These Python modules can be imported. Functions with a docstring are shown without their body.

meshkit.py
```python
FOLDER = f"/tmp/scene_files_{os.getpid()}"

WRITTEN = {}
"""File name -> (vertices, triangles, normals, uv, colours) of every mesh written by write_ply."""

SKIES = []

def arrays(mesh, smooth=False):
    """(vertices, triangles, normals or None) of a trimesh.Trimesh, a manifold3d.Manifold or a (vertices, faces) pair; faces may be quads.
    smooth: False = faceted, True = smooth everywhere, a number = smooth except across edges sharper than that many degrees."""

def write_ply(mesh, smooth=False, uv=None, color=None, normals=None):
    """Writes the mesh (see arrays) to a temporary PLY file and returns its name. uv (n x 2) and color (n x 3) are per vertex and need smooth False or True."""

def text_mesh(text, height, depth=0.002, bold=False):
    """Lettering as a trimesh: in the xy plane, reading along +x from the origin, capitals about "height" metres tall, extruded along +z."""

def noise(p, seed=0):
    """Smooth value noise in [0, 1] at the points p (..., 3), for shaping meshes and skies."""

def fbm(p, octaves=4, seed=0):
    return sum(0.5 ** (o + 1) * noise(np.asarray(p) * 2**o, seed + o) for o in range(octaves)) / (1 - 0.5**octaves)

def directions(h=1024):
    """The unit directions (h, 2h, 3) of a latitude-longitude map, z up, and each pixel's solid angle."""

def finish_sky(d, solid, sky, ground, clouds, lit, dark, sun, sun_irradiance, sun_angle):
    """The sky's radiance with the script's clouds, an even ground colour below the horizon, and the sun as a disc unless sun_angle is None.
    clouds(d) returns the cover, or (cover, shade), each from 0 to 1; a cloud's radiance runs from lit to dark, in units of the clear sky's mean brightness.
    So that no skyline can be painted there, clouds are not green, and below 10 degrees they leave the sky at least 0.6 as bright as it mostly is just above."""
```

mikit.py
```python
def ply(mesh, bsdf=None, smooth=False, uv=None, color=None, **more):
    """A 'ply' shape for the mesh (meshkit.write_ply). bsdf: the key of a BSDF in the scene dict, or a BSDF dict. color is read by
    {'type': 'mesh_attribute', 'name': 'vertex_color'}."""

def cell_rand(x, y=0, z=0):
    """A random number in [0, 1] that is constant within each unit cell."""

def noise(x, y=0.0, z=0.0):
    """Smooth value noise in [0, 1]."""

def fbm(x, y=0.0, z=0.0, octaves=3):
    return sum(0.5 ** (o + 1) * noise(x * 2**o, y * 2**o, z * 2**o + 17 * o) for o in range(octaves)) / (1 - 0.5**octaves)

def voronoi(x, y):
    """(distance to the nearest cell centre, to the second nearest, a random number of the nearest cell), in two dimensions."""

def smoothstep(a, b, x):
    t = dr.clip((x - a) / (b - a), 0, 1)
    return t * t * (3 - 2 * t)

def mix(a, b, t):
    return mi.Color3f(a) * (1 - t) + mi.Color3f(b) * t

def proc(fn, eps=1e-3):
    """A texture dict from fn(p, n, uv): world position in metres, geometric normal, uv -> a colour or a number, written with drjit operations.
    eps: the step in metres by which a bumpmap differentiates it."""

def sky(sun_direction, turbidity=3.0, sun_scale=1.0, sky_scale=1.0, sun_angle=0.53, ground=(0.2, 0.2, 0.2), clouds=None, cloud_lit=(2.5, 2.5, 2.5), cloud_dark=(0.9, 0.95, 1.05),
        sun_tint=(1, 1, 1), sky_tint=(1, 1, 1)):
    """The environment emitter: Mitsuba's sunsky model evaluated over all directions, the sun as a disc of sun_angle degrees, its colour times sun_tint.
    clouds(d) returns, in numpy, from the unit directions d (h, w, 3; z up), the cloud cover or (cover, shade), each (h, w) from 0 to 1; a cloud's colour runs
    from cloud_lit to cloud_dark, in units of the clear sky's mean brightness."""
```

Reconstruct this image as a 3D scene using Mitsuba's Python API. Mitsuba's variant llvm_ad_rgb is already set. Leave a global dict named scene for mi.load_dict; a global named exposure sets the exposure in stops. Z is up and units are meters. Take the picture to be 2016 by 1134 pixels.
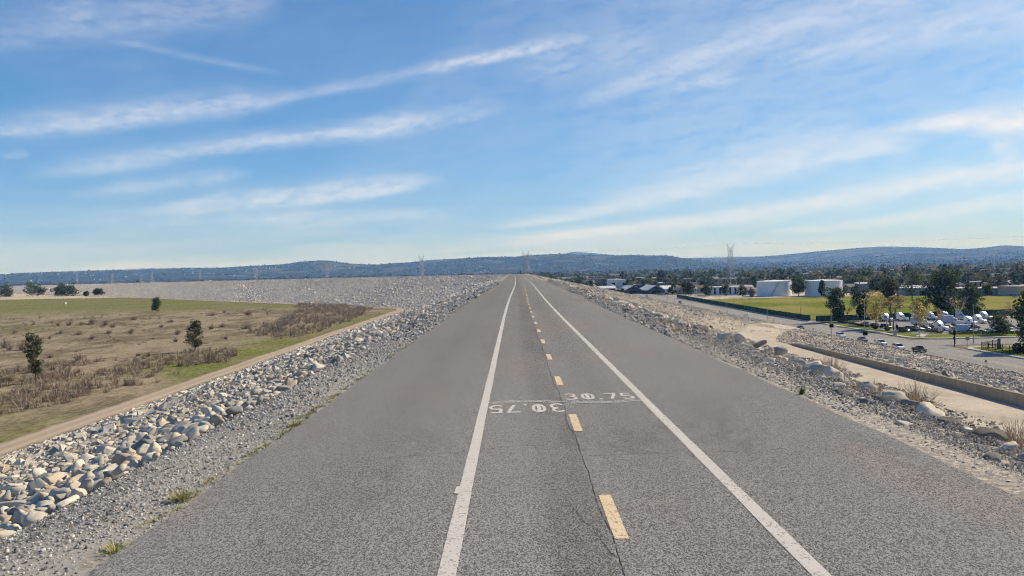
import math
import numpy as np, trimesh, manifold3d, drjit as dr, mitsuba as mi, mikit, meshkit
from mikit import noise, fbm, voronoi, smoothstep, mix, cell_rand, proc
from meshkit import fbm as nfbm, noise as nnoise
T = mi.ScalarTransform4f
scene, labels = {}, {}

# ------------------------------------------------------------------ camera, sky, exposure
EYE = 1.8
exposure = 1.6
scene['camera'] = {'type': 'perspective', 'fov': 68.516, 'fov_axis': 'x', 'near_clip': 0.1, 'far_clip': 80000.0,
                   'medium': {'type': 'ref', 'id': 'air'},
                   'to_world': T().look_at(origin=[0, 0, EYE], target=[-0.0038884, 0.9997148, EYE - 0.0235632], up=[0.0216031, 0.0236419, 0.9994871])}
SUN = (0.717, 0.397, 0.574)
# cirrus bands: azimuth and elevation of both ends (degrees), half width (degrees), cover
STREAKS = [
    (-37.97, 8.68, -15.25, 12.82, 0.62, 0.5), (-17.39, 12.49, -7.07, 14.61, 0.31, 0.3), (-8.58, 14.55, 6.0, 16.93, 0.35, 0.6),
    (-33.18, 6.61, -16.76, 9.94, 0.54, 0.42), (-21.27, 9.01, -4.86, 11.39, 0.47, 0.5), (-14.63, 9.45, -0.23, 12.4, 0.62, 0.25),
    (-30.71, 5.51, -18.93, 7.27, 0.39, 0.36), (-27.49, 4.41, -4.97, 7.07, 0.5, 0.55), (-19.69, 4.78, -6.51, 6.41, 0.31, 0.4),
    (-21.75, 4.05, -3.5, 4.23, 0.39, 0.3), (-29.52, 15.81, -16.64, 14.22, 0.16, 0.17), (-31.79, 15.84, -16.49, 19.2, 1.09, 0.25),
    (-35.3, 14.31, -28.29, 17.37, 0.97, 0.2), (32.59, 7.77, 33.39, 5.95, 0.54, 0.5), (10.81, 12.92, 16.97, 13.36, 0.35, 0.32),
    (14.13, 2.02, 20.46, 3.25, 0.16, 0.25), (-0.17, 14.75, 11.24, 15.98, 1.16, 0.2), (-34.22, 7.75, -32.59, 8.07, 0.19, 0.2),
    (-4.32, 2.1, 14.68, 2.56, 0.54, 0.3), (-34.34, 3.96, -11.85, 3.73, 0.85, 0.22)]
# long bands: (azimuth, elevation, half width) along each, cover, and how soft the upper and lower edge are
BANDS = [
    ([(-1.98, 3.13, 0.23), (5.36, 3.88, 0.54), (11.05, 4.94, 1.01), (16.52, 6.27, 1.32), (21.69, 7.23, 1.24), (25.56, 7.55, 0.85), (28.9, 7.57, 0.31)], 0.46, (1.5, 0.5)),
    ([(-0.46, 2.1, 0.31), (7.25, 2.79, 0.43), (14.69, 3.49, 0.58), (19.97, 4.1, 0.7), (24.91, 4.71, 0.78), (29.47, 5.37, 0.85), (34.08, 5.72, 0.93), (37.47, 5.94, 1.01)], 0.62, (0.8, 1.0)),
    ([(26.04, 8.72, 0.12), (28.02, 8.85, 0.47), (30.36, 8.82, 0.78), (32.6, 8.56, 1.01), (35.24, 8.54, 1.16), (38.66, 8.52, 1.16)], 0.8, (1.1, 0.7)),
    ([(17.52, 2.28, 0.23), (23.28, 2.59, 0.39), (27.98, 3.06, 0.54), (32.29, 3.63, 0.62), (36.23, 3.83, 0.7)], 0.5, (0.8, 1.0)),
    ([(4.76, 12.25, 0.39), (11.21, 14.24, 0.78), (18.41, 16.0, 1.01), (25.03, 17.08, 1.01), (30.99, 17.56, 0.78)], 0.32, (1, 1)),
    ([(18.38, 13.98, 0.39), (25.0, 14.69, 0.93), (30.97, 15.01, 1.32), (36.27, 14.74, 1.32)], 0.3, (1, 1))]


def cirrus(d):
    az, el = np.degrees(np.arctan2(d[..., 0], d[..., 1])), np.degrees(np.arcsin(np.clip(d[..., 2], -1, 1)))
    cloud = np.stack([d[..., 0], d[..., 1], 0 * az], -1) / (d[..., 2:] + 0.06)
    fibre = nfbm(np.stack([az * 0.55, (el - 0.17 * az) * 2.6, 0 * az], -1), 5, 3)
    fine = nfbm(np.stack([az * 1.6, (el - 0.2 * az) * 7.0, 0 * az], -1), 4, 9)
    warp = (nfbm(np.stack([az * 0.12, el * 0.3, 0 * az], -1), 3, 5) - 0.5) * 1.1
    soft = np.clip((nfbm(cloud * np.array([0.9, 0.35, 1]), 4, 11) - 0.42) * 2.2, 0, 1)
    clear = np.ones_like(az)
    for a0, e0, a1, e1, w, s in STREAKS:
        ux, uy = a1 - a0, e1 - e0
        L = math.hypot(ux, uy)
        ux, uy = ux / L, uy / L
        t = ((az - a0) * ux + (el - e0) * uy) / L
        q = -(az - a0) * uy + (el - e0) * ux + warp * min(w, 0.6) * 0.55
        taper = np.clip(t / 0.28, 0, 1) * np.clip((1 - t) / 0.2, 0, 1)
        width = w * (0.45 + 0.75 * np.sqrt(taper)) * np.where(q > 0, 1.25, 0.8)
        body = np.exp(-(q / width) ** 2) * taper ** 0.7
        s = s * 0.92
        clear = clear * (1 - np.clip(s * body * (0.15 + 1.0 * fibre + 1.0 * (fine - 0.35)), 0, 1))
    for pts, s, (up, dn) in BANDS:
        a = np.array(pts)
        q = el - np.interp(az, a[:, 0], a[:, 1]) + warp * 0.35
        w = np.interp(az, a[:, 0], a[:, 2]) * np.where(q > 0, up, dn)
        ends = np.clip((az - a[0, 0]) / 4.0, 0, 1) ** 0.6 * np.clip((a[-1, 0] - az) / 2.0, 0, 1)
        clear = clear * (1 - np.clip(s * ends * np.exp(-np.abs(q / w) ** 2.2) * (0.5 + 0.65 * fibre + 0.7 * (fine - 0.4)), 0, 1))
    side = (az + 3.7) * 0.83 - (el - 19.65) * 0.78 + 1.2 * (fibre - 0.5)
    veil = np.clip(side / 3.0, 0, 1) * np.exp(-((az - 10) / 60.0) ** 2) * np.clip(el / 6, 0.3, 1)
    clear = clear * (1 - (0.10 + 0.14 * np.clip((az - 2) / 12, 0, 1)) * veil * np.clip(0.2 + 1.3 * fibre + 0.6 * (fine - 0.5), 0, 1))
    clear = clear * (1 - 0.12 * soft * (0.2 + fibre) * np.clip((el - 3) / 8, 0.25, 1))
    low = nfbm(np.stack([az * 0.22, (el - 0.05 * az) * 3.2, 0 * az], -1), 4, 14)
    clear = clear * (1 - np.clip(0.8 * np.exp(-np.clip(el, 0, 90) / 2.3) * (0.35 + 1.3 * low), 0, 1))
    return 1 - clear


scene['sky'] = mikit.sky(SUN, turbidity=2.4, sun_scale=1.5, sky_scale=1.12, clouds=cirrus, cloud_lit=(3.6, 3.6, 3.72), sun_tint=(0.94, 0.99, 1.04), sky_tint=(0.545, 0.865, 1.15))

# ------------------------------------------------------------------ materials


def rgb(c):
    return {'type': 'rgb', 'value': list(c)}


def mat(key, tex, **kw):
    scene['mat_' + key] = {'type': 'twosided', 'bsdf': {'type': 'diffuse', 'reflectance': tex if isinstance(tex, dict) else rgb(tex)}}


def glossy(key, c, rough=0.35, metallic=0.0, clear=0.0):
    scene['mat_' + key] = {'type': 'twosided', 'bsdf': {'type': 'principled', 'base_color': rgb(c), 'roughness': rough, 'metallic': metallic, 'clearcoat': clear, 'clearcoat_gloss': 0.9}}


def asphalt_fn(p, n, uv):
    s = noise(p.x * 250, p.y * 190) * 0.5 + noise(p.x * 115, p.y * 75, 3.0) * 0.5
    grain = 0.50 + 1.32 * smoothstep(0.25, 0.76, s)
    patch = 0.91 + 0.18 * fbm(p.x * 0.5, p.y * 0.16, 2.0, 4)
    seam = smoothstep(0.05, 0.3, p.x) * (1 - smoothstep(0.57, 0.62, p.x + 0.05 * (noise(p.y * 0.9) - 0.5)))
    lane = mi.Float(1) - 0.16 * seam * (0.5 + noise(p.x * 3, p.y * 0.4))
    wheel = 1 - 0.07 * smoothstep(0.5, 0.0, dr.abs(p.x + 1.5)) - 0.06 * smoothstep(0.45, 0.0, dr.abs(p.x - 1.2)) + 0.07 * smoothstep(2.1, 3.6, p.x)
    spot = smoothstep(0.70, 0.82, noise(p.x * 1.7 + 9, p.y * 0.5, 4.0)) * smoothstep(0.3, 0.7, noise(p.x * 7, p.y * 5, 8.0))
    wheel = wheel * (1 - 0.12 * spot)
    red = fbm(p.x * 0.9 + 40, p.y * 0.35, 5.0, 3)
    c = mix((0.180, 0.180, 0.179), (0.192, 0.182, 0.179), smoothstep(0.5, 0.75, red))
    return c * (grain * patch * lane * wheel)


def gravel_fn(p, n, uv):
    d1, d2, r = voronoi(p.x * 26, p.y * 26)
    e1, e2, r2 = voronoi(p.x * 9 + 31, p.y * 9)
    stone = mix((0.16, 0.16, 0.16), (0.44, 0.43, 0.41), r)
    dust = mix((0.34, 0.325, 0.295), (0.42, 0.40, 0.36), fbm(p.x * 2, p.y * 0.7, 0.0, 3))
    k = smoothstep(0.35, 0.75, fbm(p.x * 1.4, p.y * 0.5, 7.0, 3) + 0.25 * r2)
    return mix(stone * (0.6 + 0.4 * smoothstep(0.0, 0.35, d2 - d1)), dust, k * 0.7 * smoothstep(4.2, 1.0, p.x))


def tan_gravel_fn(p, n, uv):
    d1, d2, r = voronoi(p.x * 24, p.y * 24)
    stone = mix((0.24, 0.225, 0.20), (0.58, 0.535, 0.46), r)
    sand = mix((0.42, 0.385, 0.325), (0.50, 0.46, 0.39), fbm(p.x * 2, p.y * 0.7, 0.0, 3))
    return mix(stone * (0.62 + 0.38 * smoothstep(0.0, 0.35, d2 - d1)), sand, 0.35 * noise(p.x * 3, p.y))


def riprap_fn(p, n, uv):
    d1, d2, r = voronoi(p.x * 2.6 + 0.4 * p.z, p.y * 2.6)
    e1, e2, q = voronoi(p.x * 0.75 + 5, p.y * 0.75)
    stone = mix((0.33, 0.305, 0.27), (0.74, 0.68, 0.595), r)
    tone = 0.8 + 0.4 * fbm(p.x * 0.06, p.y * 0.06, 1.0, 3)
    return stone * (tone * (0.6 + 0.4 * smoothstep(0.0, 0.3, d2 - d1)) * (0.9 + 0.2 * q))


def downstream_fn(p, n, uv):
    d1, d2, r = voronoi(p.x * 1.9, p.y * 1.9)
    stone = mix((0.20, 0.185, 0.16), (0.56, 0.50, 0.42), r)
    soil = mix((0.44, 0.39, 0.31), (0.55, 0.48, 0.38), fbm(p.x * 0.8, p.y * 0.8, 0.0, 3))
    k = smoothstep(0.40, 0.62, fbm(p.x * 0.11, p.y * 0.05, 4.0, 4))
    green = smoothstep(0.6, 0.72, fbm(p.x * 0.13 + 9, p.y * 0.05, 8.0, 3))
    c = mix(stone * (0.5 + 0.5 * smoothstep(0.0, 0.3, d2 - d1)), soil, k * 0.65)
    return mix(c, (0.22, 0.20, 0.12), green * 0.35)


def dirt_fn(p, n, uv):
    a = fbm(p.x * 0.6, p.y * 0.6, 1.0, 4)
    g, _, r = voronoi(p.x * 14, p.y * 14)
    c = mix((0.43, 0.385, 0.315), (0.55, 0.495, 0.41), a)
    b = smoothstep(0.5, 0.72, fbm(p.x * 0.5 + 3, p.y * 0.13, 6.0, 4))
    return mix(c, (0.36, 0.33, 0.28), b * 0.5) * (0.88 + 0.2 * r)


def track_fn(p, n, uv):
    a = fbm(p.x * 0.5, p.y * 0.12, 1.0, 4)
    rut = dr.exp(-dr.square((dr.abs(uv.x - 0.5) - 0.22) * 11))
    edge = smoothstep(0.32, 0.5, dr.abs(uv.x - 0.5) + 0.2 * (noise(p.x * 0.7, p.y * 0.7) - 0.5))
    c = mix((0.335, 0.275, 0.205), (0.41, 0.345, 0.265), a)
    c = mix(c, (0.47, 0.405, 0.32), rut * 0.7)
    return mix(c, (0.22, 0.185, 0.13), edge * 0.85)


def basin_fn(p, n, uv):
    big = fbm(p.x * 0.013, p.y * 0.013, 2.0, 4)
    mid = fbm(p.x * 0.09 + 3, p.y * 0.05, 5.0, 4)
    fine = noise(p.x * 2.3, p.y * 1.2) * 0.6 + noise(p.x * 6, p.y * 3.1) * 0.4
    dry = mix((0.29, 0.247, 0.175), (0.165, 0.137, 0.096), smoothstep(0.38, 0.66, mid * 0.6 + 0.4 * fbm(p.x * 0.45, p.y * 0.16, 8.0, 3)))
    far = smoothstep(330.0, 420.0, p.y - 0.18 * p.x * 0.0 + 90 * (big - 0.5) - 30 * (mid - 0.5))
    spots = smoothstep(0.44, 0.60, fbm(p.x * 0.03 + 11, p.y * 0.02, 9.0, 3)) * smoothstep(0.36, 0.58, mid)
    rim = smoothstep(-78.0, -56.0, p.x + 14 * (mid - 0.5)) * smoothstep(0.42, 0.56, fbm(p.x * 0.05, p.y * 0.02 + 6, 1.0, 3))
    green = mix((0.12, 0.15, 0.045), (0.19, 0.195, 0.065), mid)
    olive = mix((0.175, 0.17, 0.085), (0.24, 0.20, 0.12), mid)
    k = dr.minimum(1.0, far * 0.85 + spots * 0.36 + rim * 0.8)
    c = mix(dry, mix(green, olive, smoothstep(0.4, 0.62, noise(p.x * 0.05, p.y * 0.09, 3.0)) * 0.75), k)
    bare = smoothstep(640.0, 662.0, p.y + 18 * (mid - 0.5) + 0.15 * (p.x + 420)) * smoothstep(-300.0, -340.0, p.x)
    c = mix(c, (0.50, 0.43, 0.33), bare)
    return c * (0.55 + 0.85 * fine)


def field_fn(p, n, uv):
    a = fbm(p.x * 0.035, p.y * 0.02, 2.0, 4)
    b = noise(p.x * 1.3, p.y * 0.9)
    c = mix((0.145, 0.185, 0.035), (0.26, 0.235, 0.075), smoothstep(0.35, 0.65, a))
    return c * (0.75 + 0.45 * b)


def lawn_fn(p, n, uv):
    a = fbm(p.x * 0.15, p.y * 0.15, 2.0, 3)
    return mix((0.11, 0.16, 0.03), (0.22, 0.235, 0.06), a) * (0.8 + 0.35 * noise(p.x * 3, p.y * 3))


def street_fn(p, n, uv):
    a = fbm(p.x * 0.25, p.y * 0.03, 2.0, 4)
    t = 1 - 0.12 * smoothstep(0.5, 0.0, dr.abs(dr.abs(p.x - 107.5) - 1.7))
    return mix((0.25, 0.245, 0.235), (0.33, 0.325, 0.31), a) * (0.9 + 0.2 * noise(p.x * 4, p.y * 4)) * t


def plain_fn(p, n, uv):
    a = fbm(p.x * 0.011, p.y * 0.011, 2.0, 4)
    d, e, r = voronoi(p.x * 0.045, p.y * 0.045)
    c = mix((0.10, 0.10, 0.06), (0.23, 0.20, 0.15), a)
    return mix(c, (0.30, 0.28, 0.25), smoothstep(0.72, 0.8, r) * 0.7)


def hill_fn(p, n, uv):
    a = fbm(p.x * 0.004, p.y * 0.004, 2.0, 4)
    b = fbm(p.x * 0.022, p.y * 0.022, 5.0, 3)
    c = mix((0.030, 0.046, 0.024), (0.060, 0.076, 0.044), b)
    grass = smoothstep(0.52, 0.66, a + 0.0012 * (p.z - 60))
    return mix(c, (0.15, 0.14, 0.085), grass * 0.5)


def concrete_fn(p, n, uv):
    a = fbm(p.x * 1.1, p.y * 1.1, p.z * 1.5, 4)
    drip = noise(p.y * 2.6 + p.x, 0.0, 3.0)
    return mix((0.24, 0.212, 0.165), (0.42, 0.375, 0.30), a * 0.65 + drip * 0.35)


def paint_fn(p, n, uv):
    s = noise(p.x * 110, p.y * 110) * 0.6 + noise(p.x * 37, p.y * 37) * 0.4
    w = smoothstep(0.16, 0.42, s + 0.25 * (fbm(p.x * 2, p.y * 0.8, 1.0, 3) - 0.4))
    return mix((0.27, 0.26, 0.25), (0.545, 0.53, 0.51), w)


def dash_fn(p, n, uv):
    s = noise(p.x * 110, p.y * 110) * 0.6 + noise(p.x * 37, p.y * 37) * 0.4
    return mix((0.27, 0.24, 0.20), (0.66, 0.535, 0.365), smoothstep(0.18, 0.42, s))


for k, f in dict(asphalt=asphalt_fn, gravel=gravel_fn, tan_gravel=tan_gravel_fn, riprap=riprap_fn, downstream=downstream_fn, dirt=dirt_fn, track=track_fn, basin=basin_fn, field=field_fn,
                 lawn=lawn_fn, street=street_fn, plain=plain_fn, hill=hill_fn, concrete=concrete_fn, white_paint=paint_fn, dash_paint=dash_fn).items():
    mat(k, proc(f))
scene['mat_vertex'] = {'type': 'twosided', 'bsdf': {'type': 'diffuse', 'reflectance': {'type': 'mesh_attribute', 'name': 'vertex_color'}}}


scene['mat_leaf'] = {'type': 'principledthin', 'base_color': {'type': 'mesh_attribute', 'name': 'vertex_color'}, 'roughness': 0.7, 'diff_trans': 0.9}


def stone_fn(p, n, uv):
    return 0.78 + 0.42 * fbm(p.x * 9, p.y * 9, p.z * 9, 3)


mat('crack', (0.052, 0.05, 0.048))
mat('bark', (0.16, 0.125, 0.09)); mat('pale_bark', (0.42, 0.38, 0.32))
mat('kerb_concrete', (0.50, 0.48, 0.44)); mat('steel', (0.34, 0.35, 0.36)); mat('pole_grey', (0.36, 0.36, 0.35))
mat('tower_steel', (0.50, 0.50, 0.50)); mat('signal_black', (0.02, 0.02, 0.02)); mat('iron', (0.018, 0.017, 0.016)); mat('cable', (0.08, 0.08, 0.08))
mat('fence_green', (0.035, 0.085, 0.06)); mat('tank_white', (0.74, 0.76, 0.78)); mat('roof_white', (0.66, 0.66, 0.65)); mat('roof_brown', (0.24, 0.165, 0.12)); mat('roof_grey', (0.30, 0.29, 0.28))
mat('wall_white', (0.70, 0.68, 0.64)); mat('wall_tan', (0.46, 0.39, 0.31)); mat('wall_dark', (0.10, 0.095, 0.095)); mat('wall_grey', (0.30, 0.29, 0.29)); mat('wall_yellow', (0.56, 0.49, 0.33)); mat('opening_dark', (0.03, 0.03, 0.035))
glossy('paint_black', (0.012, 0.013, 0.016), 0.25, 0, 0.8); glossy('paint_car_white', (0.72, 0.73, 0.74), 0.3, 0, 0.6); glossy('paint_silver', (0.42, 0.44, 0.46), 0.3, 0.3, 0.6)
glossy('paint_grey', (0.14, 0.145, 0.15), 0.3, 0, 0.6); glossy('paint_blue', (0.05, 0.09, 0.19), 0.3, 0, 0.6); glossy('paint_red', (0.22, 0.03, 0.025), 0.3, 0, 0.6)
glossy('paint_tan', (0.30, 0.26, 0.2), 0.3, 0, 0.6); glossy('car_glass', (0.02, 0.025, 0.03), 0.08, 0, 0.5); glossy('rubber', (0.018, 0.018, 0.018), 0.8); glossy('chrome', (0.6, 0.6, 0.6), 0.2, 1.0)
glossy('lamp_glass', (0.75, 0.75, 0.72), 0.15); glossy('cargo_white', (0.60, 0.63, 0.68), 0.45); glossy('cargo_blue', (0.36, 0.47, 0.66), 0.45)
mat('skin', (0.45, 0.29, 0.21)); mat('dark_cloth', (0.02, 0.02, 0.025))

# ------------------------------------------------------------------ helpers
used = {}


def numbered(name):
    n = used.get(name, 0)
    used[name] = n + 1
    return name if n == 0 else f'{name}_{n:03d}'


def put(name, mesh, bsdf, parent=None, smooth=False, color=None, uv=None, exact=False):
    """One entry of the scene, under its holder's key."""
    key = name if exact else numbered((parent + '__' if parent else '') + name)
    scene[key] = mikit.ply(mesh, 'mat_' + bsdf, smooth=smooth, color=color, uv=uv)
    return key


def tell(key, label=None, category=None, group=None, kind=None):
    labels[key] = {k: v for k, v in dict(label=label, category=category, group=group, kind=kind).items() if v}
    return key


def thing(name, label, category, group=None):
    key = numbered(name)
    tell(key, label, category, group)
    return key


class MB:
    """Collects quads and triangles into one mesh."""

    def __init__(s):
        s.v, s.f, s.c, s.n = [], [], [], 0

    def add(s, v, f, c=None):
        v, f = np.asarray(v, float), np.asarray(f, int)
        if f.shape[1] == 4:
            f = np.vstack([f[:, [0, 1, 2]], f[:, [0, 2, 3]]])
        s.v.append(v); s.f.append(f + s.n); s.n += len(v)
        s.c.append(np.broadcast_to(np.asarray((0.5, 0.5, 0.5) if c is None else c, float), (len(v), 3)))
        return s

    def box(s, lo, hi, c=None, m=None):
        x0, y0, z0 = lo; x1, y1, z1 = hi
        v = np.array([[x0, y0, z0], [x1, y0, z0], [x1, y1, z0], [x0, y1, z0], [x0, y0, z1], [x1, y0, z1], [x1, y1, z1], [x0, y1, z1]], float)
        f = [[0, 3, 2, 1], [4, 5, 6, 7], [0, 1, 5, 4], [1, 2, 6, 5], [2, 3, 7, 6], [3, 0, 4, 7]]
        return s.add(v if m is None else m(v), f, c)

    def tube(s, pts, rad, n=6, c=None, caps=True):
        p = np.asarray(pts, float)
        rad = np.broadcast_to(rad, (len(p),))
        t = np.gradient(p, axis=0); t /= np.linalg.norm(t, axis=1, keepdims=True) + 1e-12
        ref = np.where(np.abs(t[:, 2:]) < 0.9, [[0, 0, 1.0]], [[1.0, 0, 0]])
        a = np.cross(t, ref); a /= np.linalg.norm(a, axis=1, keepdims=True) + 1e-12
        b, g = np.cross(t, a), np.arange(n) * 2 * np.pi / n
        v = p[:, None] + rad[:, None, None] * (np.cos(g)[None, :, None] * a[:, None] + np.sin(g)[None, :, None] * b[:, None])
        i, j = np.meshgrid(np.arange(len(p) - 1), np.arange(n), indexing='ij')
        q = np.stack([i * n + j, i * n + (j + 1) % n, (i + 1) * n + (j + 1) % n, (i + 1) * n + j], -1).reshape(-1, 4)
        s.add(v.reshape(-1, 3), q, c)
        if caps:
            for k, e in ((0, p[0]), (len(p) - 1, p[-1])):
                s.add(np.vstack([v[k], e[None]]), [[x, (x + 1) % n, n] for x in range(n)], c)
        return s

    def mesh(s):
        return np.vstack(s.v), np.vstack(s.f)

    def col(s):
        return np.vstack(s.c)

    def build(s, name, bsdf, parent=None, smooth=False):
        return put(name, s.mesh(), bsdf, parent, smooth, s.col() if bsdf in ('vertex', 'leaf') else None)


def grid_faces(nu, nv):
    i, j = np.meshgrid(np.arange(nu - 1), np.arange(nv - 1), indexing='ij')
    a = i * nv + j
    return np.stack([a, a + nv, a + nv + 1, a + 1], -1).reshape(-1, 4)


def placed(ang, loc, scale=1.0):
    c, s_ = math.cos(ang), math.sin(ang)
    R = np.array([[c, -s_, 0], [s_, c, 0], [0, 0, 1]]) * scale
    return lambda v: np.asarray(v) @ R.T + np.asarray(loc, float)

# ------------------------------------------------------------------ the lie of the land
BEND, TURN = 350.0, math.radians(42.5)
U2 = np.array([-math.sin(TURN), math.cos(TURN)]); N2 = np.array([-math.cos(TURN), -math.sin(TURN)])       # along the far leg, and towards the basin
BASIN, PLAIN, ZT = -14.2, -22.2, -22.15
CORNER = np.array([0.55, BEND])


def sway(y):
    t = np.clip((np.asarray(y, float) - 25) / 85, 0, 1)
    return 0.55 * t * t * (3 - 2 * t)


def crest_drop(t):
    t = np.maximum(np.asarray(t, float) - 60, 0)
    return -np.minimum(0.0052 * t, 6.0)


def crest_path():
    pts, R = [], 14.0
    tan = R * math.tan(TURN / 2)
    ys = np.concatenate([np.arange(-14, 30, 1.0), np.arange(30, 120, 3.0), np.arange(120, BEND - tan, 8.0), [BEND - tan]])
    pts = [(float(sway(y)), y, 0.0) for y in ys]
    for a in np.linspace(0, TURN, 9)[1:]:
        pts.append((CORNER[0] - R * (1 - math.cos(a)), BEND - tan + R * math.sin(a), 0.0))
    for t in np.concatenate([np.arange(tan + 6, 200, 12), np.arange(200, 1300, 40)]):
        q = CORNER + U2 * t
        pts.append((q[0], q[1], float(crest_drop(t))))
    return np.array(pts)


PATH = crest_path()
_tan = np.gradient(PATH[:, :2], axis=0); _tan /= np.linalg.norm(_tan, axis=1, keepdims=True)
RIGHT = np.stack([_tan[:, 1], -_tan[:, 0]], 1)
RIGHT[:20] = [1, 0]
STATION = np.concatenate([[0], np.cumsum(np.linalg.norm(np.diff(PATH[:, :2], axis=0), axis=1))]) + PATH[0, 1]


def ribbon(offsets, zs, rough=0.0, seed=0, until=None):
    """A sheet along the crest with one row of vertices per offset to the right of the alignment."""
    P, Rt = (PATH, RIGHT) if until is None else (PATH[STATION <= until], RIGHT[STATION <= until])
    rng = np.random.default_rng(seed)
    v = []
    for k, (o, z) in enumerate(zip(offsets, zs)):
        o = o(P[:, 1]) if callable(o) else np.full(len(P), float(o))
        if rough and k in (0, len(offsets) - 1):
            o = o + rng.uniform(-rough, rough, len(P))
        v.append(np.column_stack([P[:, 0] + Rt[:, 0] * o, P[:, 1] + Rt[:, 1] * o, P[:, 2] + z]))
    v = np.stack(v, 1)
    return v.reshape(-1, 3), grid_faces(len(P), len(offsets))


def right_edge(y):
    return 3.86 + 0.42 * np.clip((np.asarray(y) - 5) / 50, 0, 1)


def berm_edge(y):
    return 4.75 + 0.65 * np.clip((np.asarray(y) - 7) / 14, 0, 1)


# the crest: asphalt, its markings and cracks
road = put('crest_road', ribbon([-2.66, -1.5, 0, 1.5, right_edge], [-0.012, 0.004, 0.012, 0.004, -0.03], 0.035, 1), 'asphalt', smooth=True)
tell(road, 'grey asphalt path along the dam crest with white edge lines', kind='structure')


def road_z(x, y=10.0):
    return np.interp(np.asarray(x) - sway(y), [-2.66, -1.5, 0, 1.5, 4.0], [-0.012, 0.004, 0.012, 0.004, -0.03])


def stripe(x0, x1, y0, y1, z=0.017, n=None, wob=0.0, seed=0):
    n = n or max(2, int((y1 - y0) / 1.5))
    y = np.linspace(y0, y1, n)
    rng = np.random.default_rng(seed)
    w = rng.uniform(-wob, wob, (2, n))
    L = np.column_stack([x0 + sway(y) + w[0], y, 0 * y + road_z(x0) + 0.004]); Rr = np.column_stack([x1 + sway(y) + w[1], y, 0 * y + road_z(x1) + 0.004])
    v = np.stack([L, Rr], 1).reshape(-1, 3)
    return v, grid_faces(n, 2)


def line_ribbon(o, w, z, keep=None):
    v, f = ribbon([o - w / 2, o + w / 2], [z, z], 0.004, 5)
    return v, f


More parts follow.
